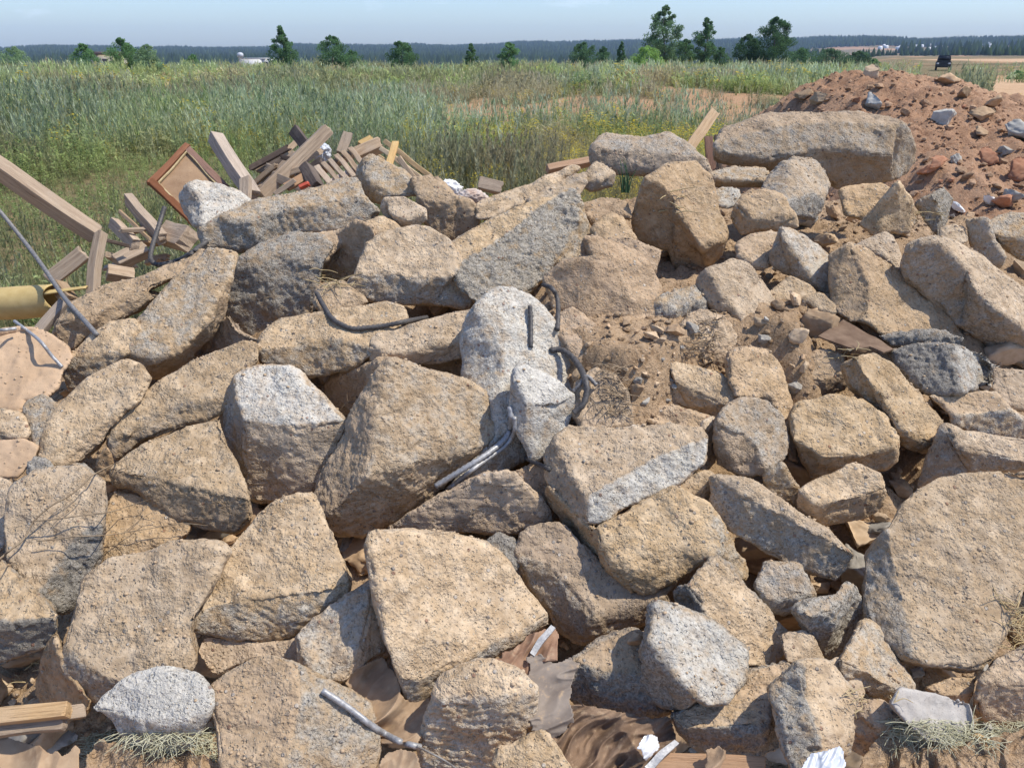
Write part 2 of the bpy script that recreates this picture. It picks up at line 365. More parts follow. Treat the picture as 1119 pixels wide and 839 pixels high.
K("flat dusty slab lying low along the ridge right of the white plastic bag", -.03,
  "TF tt 523,238 522,222 548,212 580,203 612,190 628,180 634,185 610,200 575,222 540,238")
K("thin plate with a rough edge, sloping up behind the tilted blue-grey slab", .0,
  "FT tgb 578,219 605,202 630,190 640,188 640,200 632,213 612,217 590,228")
K("small angular stone wedged between the plate edge and the rounded ridge boulder", .02,
  "TF t 640,194 652,179 669,190 656,197", "F tg 640,194 656,197 669,190 667,201 647,207 640,203")
K("rounded elongated boulder capping the ridge left of the leaning plank", .0,
  "TTF tg 649,163 660,150 690,148 715,150 730,147 750,158 770,174 740,170 700,167 662,166", "FF tb 649,163 662,166 700,167 740,170 770,174 775,190 735,187 700,189 672,187 650,178")
K("big leaning block with a shaded left face and dusty sunlit face, near the grass tuft", .08,
  "TRF tb 708,196 728,180 760,179 776,196 780,215 785,233 795,253 793,263 765,268 748,255 738,230 735,214 722,204",
  "LLF tb 708,196 722,204 735,214 738,230 748,255 765,268 793,263 790,276 772,294 740,291 733,271 715,266 697,263 694,236", rough=.8)
K("massive long slab topping the heap at the right, dark beneath, lying across smaller chunks", .05,
  "FFT tbgg 785,156 815,146 850,138 900,134 950,133 975,137 975,170 940,168 900,163 870,168 840,173 800,169 782,165",
  "TTF tb 785,156 792,145 812,137 839,127 876,124 910,123 939,122 971,127 985,135 975,137 950,133 900,134 850,138 815,146",
  "FDD tbg 782,165 800,169 840,173 870,168 900,163 940,168 975,170 974,197 940,201 914,204 895,191 846,187 810,182 783,175",
  "RF tg 975,137 985,135 999,155 998,175 991,190 974,197 975,170", th=.30)
K("grey faceted block propping up the middle of the massive top slab", .04,
  "TFR ttg 868,172 889,174 899,186 908,202 899,214 880,213 853,221 862,195", "FF g 853,221 880,213 899,214 896,226 888,239 868,236", "LF tg 868,172 862,195 853,221 838,217 834,202 846,188")
K("pyramid-shaped tan chunk under the right end of the massive top slab", .05,
  "LF t 981,200 978,215 966,233 958,255 941,246 943,240 960,221", "RTF t 981,200 994,215 1005,242 990,252 958,255 966,233 978,215")
K("shaded rough chunk half hidden between the pyramid chunk and the propping block", -.08,
  "FT tb 920,209 938,204 964,203 968,207 956,225 946,238 926,233")
K("dark grey wedge standing right of the pyramid chunk at the foot of the red mound", .0,
  "LF tg 1001,222 1018,212 1026,217 1022,240 1011,238", "FR g 1018,212 1031,206 1041,220 1033,245 1025,260 1011,238 1022,240 1026,217")
K("thin light slab with a shaded edge, under the left end of the massive top slab", .0,
  "TT tg 777,191 800,183 835,184 846,193 832,197 790,196", "F tb 777,191 790,196 832,197 846,193 838,203 790,204 779,199")
K("small bluish stone in the shade below the thin light slab", -.02, "FT gw 780,210 792,205 806,208 806,222 794,226 782,222")
K("dusty brown block facing the camera below the grey propping block", .02,
  "TF tb 804,222 812,214 840,211 856,217 868,236 845,238 818,236", "F tb 804,222 818,236 845,238 868,236 870,248 840,251 812,253 799,238")
K("low brown chunk half buried in earth right of the big leaning block", .0, "TF tb 806,268 822,257 842,252 866,258 868,275 848,288 826,291 810,281", rough=.8)
K("pointed light chunk with a sunlit right side, standing below the grey propping block", .06,
  "TRF tw 855,253 864,253 897,270 914,292 914,306 904,320 889,306 872,282 856,266", "LF tg 855,253 856,266 872,282 889,306 904,320 889,317 870,305 845,288 844,280")
K("large dusty wedge with a smooth tilted face above the rusty sheet", .0,
  "TRF tb 929,266 950,275 985,297 1015,322 1045,350 1054,372 1000,368 964,366 948,352 951,310", "LF tb 929,266 951,310 948,352 930,351 908,337 907,280", rough=.7)
K("small light chunk behind the smooth tilted wedge", -.02, "TF t 939,268 955,259 969,253 975,260 985,284 984,296 968,283")
K("long heavy slab sloping down to the right edge, upper right of the heap", .07,
  "TRF t 1019,262 1044,267 1070,282 1119,318 1168,352 1168,387 1119,361 1090,340 1064,318 1058,296 1036,276",
  "LF tg 1019,262 1036,276 1058,296 1064,318 1090,340 1119,361 1168,387 1160,421 1119,398 1089,386 1051,356 1034,340 994,307 988,290 995,270")
K("light grey chunk jutting in from the right edge below the red mound", .05, "TF tg 1080,246 1093,236 1119,234 1160,240 1160,258 1119,262 1092,260", "F gt 1080,246 1092,260 1119,262 1160,258 1158,290 1119,283 1090,264")
K("grey slab piece in shade, beside the light chunk jutting in under the red mound", -.02, "FL gt 1057,243 1079,240 1086,262 1098,280 1094,291 1066,281")
K("small tan stone sitting in the dirt left of the grey shaded slab piece", .0, "TF t 1029,250 1042,246 1052,248 1055,262 1042,268 1030,262")
# ---- right, second row
K("leaning rectangular slab with a bright pitted face, right of the bare earth", .06,
  "TRF tt 776,296 800,285 814,285 835,310 855,345 862,373 845,382 818,358 796,336 781,312", "LF tb 776,296 781,312 796,336 786,342 763,320 765,305")
K("small knobbly grey stone sitting on the bare earth slope", .10, "TF tg 716,333 735,320 757,315 765,325 748,336 730,342", "F g 716,333 730,342 748,336 765,325 769,336 755,350 738,357 719,350", rough=1.3)
K("rounded earthy boulder with dry roots on it, below the knobbly grey stone", .07, "TFR bt 742,370 746,355 762,341 785,345 800,356 807,372 797,388 775,380", "F b 742,370 775,380 797,388 786,402 758,396 743,386", rough=1.1)
K("flat tan chunk lying level, above the small slab with the bright white-grey edge", .05,
  "TF t 727,395 746,395 785,407 802,422 806,437 785,440 760,428 736,414", "F tb 727,395 736,414 760,428 785,440 806,437 780,457 755,447 730,433 722,413")
K("tall narrow chunk standing upright in the middle right, next to the two-tone block", .0,
  "RTF tb 797,391 808,384 838,386 850,397 859,425 868,460 872,505 862,500 850,452 838,436 808,434 800,420")
K("two-tone block, shaded left face and pitted sunlit right face, right of the bright-edged slab", .07,
  "TRF tg 784,462 793,445 810,437 838,440 856,458 863,480 858,498 838,514 830,500 825,481 810,468", "LF tb 784,462 810,468 825,481 830,500 838,514 825,517 808,515 786,505")
K("narrow upright tan stone between the bright-edged slab and the two-tone block", -.02, "FR t 768,464 780,457 785,480 782,505 768,514 764,490")
K("flat shaded piece lying behind the bright-edged slab", -.03, "FT tb 692,463 708,447 735,443 776,457 780,466 770,480 720,480 694,478")
K("small two-coloured white and tan stone behind the bright-edged slab", .0, "F wt 687,437 696,420 706,428 712,442 700,449 692,463", "TR tb 696,420 716,416 730,424 734,440 712,442 706,428")
K("slab with a flat dusty top and a bright white-grey broken edge, right of centre", .13,
  "TTF t 610,479 625,467 692,467 740,466 765,469 771,477 710,502 670,525 643,541 632,525 620,500", "FRT gww 643,541 670,525 710,502 771,477 770,496 765,508 735,531 695,548 656,573 643,571",
  "LF tb 610,479 620,500 632,525 643,541 643,571 620,556 600,522 601,492", rough=1.3)
K("big tan block carrying the slab with the bright white-grey edge", .06,
  "TF tt 652,577 690,555 735,535 772,552 776,607 740,600 700,612 664,618", "F t 664,618 700,612 740,600 776,607 735,634 700,648 690,641",
  "L tb 652,577 664,618 690,641 695,649 660,621 618,577 597,545 600,530 642,572", "RF tg 772,552 785,570 798,590 801,603 815,620 813,635 786,612 776,607", rough=1.1)
K("small light angular stone wedged under the bright-edged slab's right end", .05, "TF t 735,537 756,521 772,515 781,522 772,532 756,540", "F t 735,537 756,540 772,532 781,522 783,538 775,548 757,552")
K("long tan slab sloping down to the right, middle right, above the heart-shaped grey stone", .07,
  "TF t 777,520 805,524 822,527 864,555 901,577 933,604 905,606 870,592 835,570 808,545", "F tg 777,520 808,545 835,570 870,592 905,606 933,604 925,625 911,635 876,622 839,605 795,581 776,552")
K("large rounded pitted boulder in the middle right", .05,
  "TF tt 866,455 874,443 909,432 939,440 966,455 978,475 977,488 940,497 900,497 870,480", "FF tb 866,455 870,480 900,497 940,497 977,488 976,502 966,512 934,513 889,520 877,503 868,473", rough=1.2)
K("long narrow slab lying diagonally between the rounded pitted boulder and the grey shaded stone", .08,
  "TRF t 936,390 956,386 974,397 1031,460 1034,467 1019,483 986,470 966,440 946,410", "LF tg 936,390 946,410 966,440 986,470 1019,483 1001,494 979,477 964,453 931,424 921,401")
K("elongated grey stone with a white-lit right end, below the rusty sheet", .07,
  "LTF gk 974,385 994,377 1020,376 1042,378 1036,395 1050,414 1049,428 1021,430 999,418 979,398", "RF wg 1042,378 1052,380 1069,385 1084,400 1081,420 1049,428 1050,414 1036,395")  # white lit end and dark shaded side are painted into the facet colours
K("dark strip of broken slab edge just behind the elongated grey stone", -.02, "F gk 962,367 980,364 1020,363 1050,366 1052,376 1010,378 976,378")
K("earthy clod with a root tuft, left of the diagonal narrow slab", .0, "TF bt 863,404 876,391 901,382 920,390 925,408 900,416 874,414", "F b 863,404 874,414 900,416 925,408 924,425 902,431 886,436 868,420", cat="earth clod", name="earth_clod")
K("small dusty block left of the rusty sheet's tip", .0, "TF t 881,326 896,320 921,335 912,343 892,338", "F tb 881,326 892,338 912,343 921,335 935,350 918,356 896,366 880,361 868,345")
K("tiny dusty block above the small block beside the rusty sheet", -.02, "TF t 841,322 864,304 884,314 889,322 880,336 860,340 846,336")
K("rough brown chunk at the right under the elongated grey stone", .0, "TF tb 1016,433 1064,430 1086,431 1105,446 1070,452 1040,452", "F tg 1040,452 1070,452 1105,446 1125,462 1150,480 1119,482 1064,473 1042,464")
K("low wedge-shaped slab with a sunlit top, just above the huge slab at the right", .06,
  "TF t 1034,465 1054,472 1090,473 1119,479 1165,485 1165,506 1119,505 1075,493 1046,490", "F tg 1034,465 1046,490 1075,493 1119,505 1165,506 1165,520 1119,516 1064,518 1029,521 1006,530 1013,502 1024,480")
K("tan chunk half out of frame at the right edge, beside the elongated grey stone", -.02, "TF tb 1085,402 1119,409 1160,418 1160,440 1119,446 1100,445 1087,425")
K("huge flat-faced slab, largest of all, at the right edge", .12,
  "TF tt 974,575 984,557 1004,535 1029,520 1059,517 1090,515 1119,517 1165,522 1165,636 1114,640 1105,690 1086,718 1061,729 1000,720 996,690 985,640 976,600",
  "LF tg 944,606 961,585 974,575 976,600 985,640 996,690 1000,720 985,715 955,680 946,655", rough=.75, th=.16)
K("sunlit chunk with a shaded front, left of the huge slab", .06,
  "TTF t 874,533 901,517 929,507 944,510 961,520 968,533 945,541 920,546 890,548", "F tb 874,533 890,548 920,546 945,541 968,533 966,552 949,567 901,575 875,557")
K("small shaded stone wedged beside the sunlit chunk, right of the two-tone block", .0, "F tg 838,518 854,510 866,526 880,546 871,552 838,540")
K("stone with a white broken rim under the long sloping tan slab", -.02, "TF tg 828,640 838,617 870,621 886,648 866,652 842,655", "F gw 828,640 842,655 866,652 886,648 884,658 856,668 838,664")
K("heart-shaped bluish grey stone left of the huge slab", .07,
  "T tg 871,666 895,657 914,652 922,635 936,640 930,654 908,668 888,674", "F gg 871,666 888,674 908,668 930,654 936,640 948,666 945,684 924,709 911,719 900,716 888,696", rough=.8)
K("grey-tan wedge below the heart-shaped stone", .03, "TR tg 919,721 945,680 956,684 975,716 994,749 976,752 950,735", "F tg 919,721 950,735 976,752 994,749 981,757 970,769 944,756 922,745", rough=.8)
K("tan block covered in pits, sloping down right of the light grey block", .04,
  "TFR tt 752,641 768,622 781,609 800,622 812,640 840,672 858,692 855,715 842,726 812,727 800,703 775,681 768,660", "L k 752,641 768,660 775,681 765,676 737,655 740,643", rough=1.3)
K("light grey angular block with a smooth shaded lower left face, bottom centre right", .12,
  "TTFR wwt 717,666 735,669 770,680 800,699 814,709 811,741 792,764 772,768 760,760 742,740 728,722 712,700", "LF g 717,666 712,700 728,722 708,724 703,716 708,700", "LFD g 708,724 728,722 742,740 760,760 738,771 724,768 700,742", rough=.7)
K("block with a crumbly tan top and dark grey front, left of the light grey block", .03,
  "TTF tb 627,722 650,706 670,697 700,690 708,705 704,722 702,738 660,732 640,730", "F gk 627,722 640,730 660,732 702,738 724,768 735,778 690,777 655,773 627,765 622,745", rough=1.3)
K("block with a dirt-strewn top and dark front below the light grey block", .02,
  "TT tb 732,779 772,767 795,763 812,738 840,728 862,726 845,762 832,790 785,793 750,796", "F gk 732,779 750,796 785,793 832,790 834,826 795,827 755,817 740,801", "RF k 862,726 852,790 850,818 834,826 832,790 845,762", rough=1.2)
K("tall block with a black and white speckled left face and a sandy right face", .12,
  "RTF t 870,723 884,721 909,726 931,764 925,784 921,812 908,845 885,850 896,814 884,769 881,730", "LFF wkg 841,754 855,738 870,723 881,730 884,769 896,814 885,850 872,850 859,821 849,780", rough=1.1)
K("smooth tan pebble-like stone right of the speckled tall block", .04, "TFR t 905,727 916,721 939,739 943,757 934,767 920,762 912,745", rough=.6)
K("small tan stone between the pitted block and the heart-shaped stone", .0, "TFR t 854,694 879,688 890,698 899,716 898,726 880,722 862,722")
K("smooth pale grey plaster slab lying flat, bottom right", .07, "TFR t 976,769 986,754 1014,757 1058,769 1063,789 1059,806 1015,810 989,785", rough=.25, mat='ash', th=.05)
K("orange-brown crumbling chunk left of the pale grey plaster slab", .03, "TF b 931,776 964,770 994,789 1010,812 975,805 945,795", "F b 931,776 945,795 975,805 1010,812 1000,828 960,825 926,818 924,799", rough=1.3)
K("small brown stone in the shadow under the huge slab", -.02, "TF tb 1014,752 1044,741 1068,739 1063,754 1040,760", "F tb 1014,752 1040,760 1063,754 1059,768 1034,766")
K("large earthy chunk at the bottom right corner under the huge slab", .04,
  "TF bt 1074,745 1090,722 1119,708 1165,700 1165,755 1119,750 1088,750", "F tb 1074,745 1088,750 1119,750 1165,755 1165,805 1119,796 1071,780 1068,760")
K("grass-strewn earthy lump at the right edge, beside the huge slab's lower corner", -.02, "TF b 1104,690 1112,655 1140,645 1160,660 1160,700 1119,708", name="earth_clod", cat="earth clod")
# ---- left
K("long low slab at the heap's left edge, sloping down under the wooden post", .03,
  "TTF tb 62,352 82,331 120,311 160,300 200,282 221,272 232,280 195,301 160,318 120,335 98,347", "F tb 62,352 98,347 120,335 160,318 178,322 150,340 120,357 100,366 78,384 60,366")
K("big smooth-edged oval slab leaning at the upper left, left of the roundish grey-tan chunk", .07,
  "TF tg 225,274 257,280 251,302 236,325 225,350 200,380 170,392 148,386 138,376 150,357 165,336 190,305", "FR tb 251,302 243,342 226,368 188,407 165,411 145,398 138,376 148,386 170,392 200,380 225,350 236,325")
K("half-shaded chunk with a sunlit top, next to the smooth peach slab", .02,
  "TF t 77,388 100,367 120,357 145,352 150,360 137,385 125,390 100,387", "FL tg 77,388 100,387 125,390 137,385 112,406 88,432 72,420 67,405")
K("slab with a dark lower side, third one up along the left edge of the heap", .06,
  "TF t 54,468 75,438 105,408 135,392 150,399 162,414 148,440 136,447 100,470 80,490 58,512 46,500", "FR tb 136,447 126,462 112,483 88,504 60,516 58,512 80,490 100,470")
K("sloping slab with a dirty grey patch, beside the slab with the dark lower side", .05,
  "TF t 125,462 150,440 175,420 205,402 232,387 265,374 281,378 278,398 256,412 252,430 210,440 180,446 155,460 135,480 120,482", "F tgb 252,430 250,441 225,457 195,466 162,478 130,500 120,482 135,480 155,460 180,446 210,440")
K("wide sunlit slab with an undercut shaded front, left of the whitish rock", .07,
  "TTF tt 120,512 140,495 175,475 215,462 240,456 247,485 265,527 271,545 235,545 200,535 165,522 140,520", "F tb 120,512 140,520 165,522 200,535 235,545 271,545 272,565 257,581 225,573 190,562 155,540 125,533")
K("whitish top-lit rock with a shaded left face, left of the centre boulder", .10,
  "TF wwt 258,412 280,401 300,400 318,406 342,427 377,460 350,470 310,466 268,460 262,438", "F t 268,460 310,466 350,470 377,460 367,490 350,525 342,536 305,547 280,545 272,520 268,490",
  "LF tg 258,412 262,438 268,460 268,490 272,520 280,545 270,536 246,482 248,440", rough=1.1)
K("biggest brown-tan boulder in the middle, just left of the pale concrete with the rods", .12,
  "TFR ttg 420,401 430,397 460,407 505,417 532,432 542,475 530,488 480,500 440,509 400,520 409,480 413,440", "LF tb 405,425 420,401 413,440 409,480 400,520 366,557 347,567 347,545 352,520 367,495 380,465",
  "FDF tb 400,520 440,509 480,500 530,488 486,532 420,575 395,584 367,581 347,567 366,557", rough=1.5)
K("slab with a broken grey front edge, lying under the thin curved dark rod", .04,
  "TTF t 283,381 290,365 306,352 335,343 360,340 420,332 440,336 447,350 403,378 380,372 355,370 312,379", "F tg 283,381 312,379 355,370 380,372 403,378 406,388 392,397 357,407 337,411 317,406 287,396")
K("dusty lump half covered by the broad sunlit boulder, left of the thin curved rod's bend", -.02, "TF tb 347,316 372,309 388,318 400,330 384,338 356,342 345,332")
K("sandy loaf-shaped slab lying left of the pale concrete block, end under the curved rod", .06,
  "TF t 404,377 412,367 440,357 480,347 527,340 524,355 506,372 460,384 426,386", "F tb 404,377 426,386 460,384 506,372 508,389 470,397 440,399 420,400 407,392")
K("dim chunk deep in the dark gap above the biggest brown-tan boulder", -.16, "FL tb 350,425 362,412 417,395 440,400 420,420 402,440 380,460 360,450")
K("shaded slab visible in the dark gap under the sandy loaf-shaped slab", -.16, "F tb 420,396 508,386 512,420 480,415 440,404")
K("pale bluish white concrete block with steel rods in it, standing upright in the centre", .14,
  "RFT wwg 522,337 540,321 558,318 578,327 600,347 618,375 633,398 634,425 610,440 575,470 548,470 545,440 552,400 548,345", "LF wg 506,417 507,385 510,352 522,337 548,345 552,400 545,440 548,470 541,476 532,432",
  "F wgg 548,470 575,470 610,440 600,470 575,497 548,515 522,530 492,538 503,520 541,476", rough=.7)
K("pale angular lump standing in front of the rod-pierced concrete block", .21,
  "TFR w 562,407 570,401 590,407 610,417 629,432 604,448 576,440", "LF wg 562,407 576,440 570,480 558,447", "F wg 576,440 604,448 629,432 626,447 617,472 600,492 582,500 570,480", rough=.5)
K("brown slab lying in shade under the tip of the rod-pierced concrete block", -.06, "F bt 425,577 485,541 530,520 560,516 580,535 598,556 604,572 560,581 500,581 450,582")
K("orange-brown earth clod in the gap left of the bright-edged slab", -.06, "FT b 566,516 585,507 602,520 604,545 590,552 574,536", name="earth_clod", cat="earth clod")
K("flat-faced tan square slab in the lower middle", .12,
  "TFR tt 404,600 408,586 450,581 495,585 530,597 552,622 600,671 560,690 505,717 460,744 439,742 430,728 413,650", "F tg 600,671 599,683 560,701 505,730 470,757 455,768 443,761 430,728 439,742 460,744 505,717 560,690", rough=.8, th=.2)
K("shaded block under the big tan block, right of the flat-faced square slab", -.05,
  "TF tb 566,605 575,582 605,575 618,578 660,620 695,648 735,637 726,649 680,661 648,673 620,640 595,615", "LF tg 566,605 595,615 620,640 648,673 640,690 632,699 617,692 600,662 582,642", "F tb 648,673 680,661 726,649 732,658 710,678 670,692 632,699 640,690")
K("small dark grey stone in the crack right of the tan square slab's top corner", -.04, "FT gk 532,597 545,585 560,592 572,610 560,622 548,612")
K("large sunlit chunk with a crumbly lower edge, left of the tan square slab", .10,
  "TF tt 240,615 248,600 265,580 281,562 305,547 342,541 362,582 383,635 350,650 310,661 270,656 235,660 212,675", "F tg 212,675 235,660 270,656 310,661 350,650 383,635 380,646 325,685 312,694 280,698 250,697 217,693 207,686", rough=1.1)
K("very large smooth tan slab at the lower left, above the white-grey rock", .10,
  "TF tt 92,636 120,612 150,605 195,594 240,598 247,605 237,620 212,672 208,690 211,720 205,731 155,736 135,744 115,735 86,714 73,700 84,661", "F tg 73,700 86,714 115,735 135,744 108,766 97,764 75,735 66,714", rough=.75)
K("upright slab at the left edge with a sunlit face and a dark grey right side", .08,
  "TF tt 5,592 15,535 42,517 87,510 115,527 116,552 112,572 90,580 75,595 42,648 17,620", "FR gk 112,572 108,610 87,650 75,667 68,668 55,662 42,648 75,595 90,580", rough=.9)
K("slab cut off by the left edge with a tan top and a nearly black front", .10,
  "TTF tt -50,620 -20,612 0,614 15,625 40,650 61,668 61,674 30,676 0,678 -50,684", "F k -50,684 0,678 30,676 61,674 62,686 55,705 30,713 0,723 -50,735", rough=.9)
K("shaded chunk behind the crossing dry twigs, below the wide undercut slab", -.06, "FT tb 112,560 125,536 155,541 190,563 208,571 205,582 185,593 150,605 120,613 107,618")
K("grey and tan triangular chunk in the lower middle left, beside the square slab's left edge", .04,
  "TF tg 324,697 332,686 375,656 405,634 405,660 395,700 376,746 352,741 330,717", "FR tb 405,634 411,655 423,710 403,718 376,746 395,700 405,660", rough=1.2)
K("large dusty boulder at the bottom edge, lower left, right of the white-grey rock", .10,
  "TF tb 231,750 240,739 281,718 305,719 326,728 330,760 322,800 310,850 255,860 240,808", "TRF tg 305,719 342,736 380,754 402,769 406,800 409,822 405,862 310,850 322,800 330,760 326,728")
K("rock at the bottom edge with sunlit top and rough front, right of the grey rod", .10,
  "TF t 478,760 490,744 530,723 560,737 581,755 545,760 510,758", "FL tg 478,760 510,758 545,760 581,755 581,776 574,796 558,818 545,848 462,848 460,811 467,789", rough=1.1)
K("partly visible tan chunk at the bottom edge, left of the brown cloth", .09, "TF t 545,815 560,816 592,799 605,809 630,848 590,855 555,850 540,835")
K("rounded white-grey rock with dark specks, resting on pale green netting at the lower left", .12,
  "TF w 100,774 112,759 140,741 170,734 200,733 217,741 229,761 228,776 195,786 160,786 130,778", "F wg 100,774 130,778 160,786 195,786 228,776 212,801 205,810 182,813 160,811 135,806 122,789", rough=.7)
K("chunk in shade squeezed between the very large smooth slab and the large dusty boulder", -.04, "FT tb 217,712 225,695 250,698 290,700 322,697 330,716 326,728 305,719 281,718 240,739 232,736")
K("brown shaded slab beneath the very large smooth slab, above the split wooden post", -.03, "LF tb 40,756 50,725 60,694 66,712 75,735 97,764 92,780 60,778", th=.15)
K("smooth peach-coloured plaster slab at the left edge under the bent wires", .02,
  "TTF t -40,372 0,363 20,360 45,361 73,381 77,391 67,406 61,423 50,433 27,436 24,451 0,444 -40,440", rough=.15, mat='plaster', th=.10)
K("small tan block at the left edge just below the smooth peach slab", .04, "TF t -10,447 22,452 31,473 20,478 -10,470", "F tb -10,470 20,478 31,473 22,484 -10,483")
K("dirty chunk leaning on the lower corner of the smooth peach slab", .02, "FT tg 25,442 47,431 66,447 56,466 47,482 41,500 33,472")
K("thin flat peach plate lying at the left edge below the small tan block", .0, "TF t -20,484 25,481 40,488 36,502 18,520 -20,520", mat='plaster', rough=.2, th=.04)
K("little grey stone left of the slab with the dark lower side's bottom tip", .0, "TF g 30,514 40,500 56,510 54,520 38,523")
K("chunk sliver at the left edge next to the upright slab", -.02, "TF t -30,530 0,524 15,536 6,590 0,600 -30,602")
K("small brown stone between the dirty grey front patch slab and the wide undercut slab", -.04, "F b 106,506 116,490 124,505 122,528 110,528")
K("shaded slab deep between the oval slab and the roundish grey-tan chunk", -.12, "LF tb 214,388 236,352 249,344 262,362 286,373 262,376 236,388")
K("flat dark stone under the rounded slab at the top left ridge hollow", -.10, "TF tb 330,258 352,255 376,252 395,246 380,262 362,275 352,290 358,268")
K("huge smooth bank of caked earth between the tilted blue-grey slab and the knobbly grey stone", .10, "TRF b 650,283 640,262 668,266 700,280 722,318 714,335 722,356 742,374 743,392 728,402 706,377 690,335 676,302",
  "FLT b 650,283 676,302 690,335 706,377 700,412 668,410 655,400 646,356 625,340 606,340 596,305 622,288", name="earth_clod", cat="earth bank", rough=.55, th=.16)
# ---- clods of the bare earth in the middle
K("earth clod below the tilted blue-grey slab's right end, largest on the slope", .13, "TF b 606,346 625,340 646,356 668,388 655,401 630,396 612,371", name="earth_clod", cat="earth clod", rough=1.1)
K("crumbly earth clod with hanging roots, above the bright-edged slab", .10, "TF bt 630,425 648,402 668,408 684,430 691,464 660,469 640,468 628,450", name="earth_clod", cat="earth clod", rough=1.5)
K("rounded earth-caked lump left of the big leaning block", .04, "TF bt 650,253 667,235 681,240 696,262 678,276 657,268", name="earth_clod", cat="earth clod")
K("small crumbly clod at the top of the bare earth slope near the green grass tuft", .02, "TF b 636,224 660,217 682,222 688,238 670,236 650,246", name="earth_clod", cat="earth clod")
K("lump of pale earth low on the slope beside the knobbly grey stone", .04, "TF b 668,262 690,262 718,275 712,300 690,302 672,285", name="earth_clod", cat="earth clod")

BASE = {'T': Vector((0, -.22, 1)), 'F': Vector((0, -1, .12)), 'L': Vector((-1, -.35, .1)), 'R': Vector((1, -.35, .1)), 'D': Vector((0, -.55, -.75))}
def facing(s):
    n = Vector((0, 0, 0))
    for c in s: n += BASE[c].normalized() * (1.35 if c == 'T' else 1)
    return n.normalized()
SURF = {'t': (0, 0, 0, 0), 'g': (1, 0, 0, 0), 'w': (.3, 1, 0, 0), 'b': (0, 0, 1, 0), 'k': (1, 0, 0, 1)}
def surf(s): return np.mean([SURF[c] for c in s], axis=0)

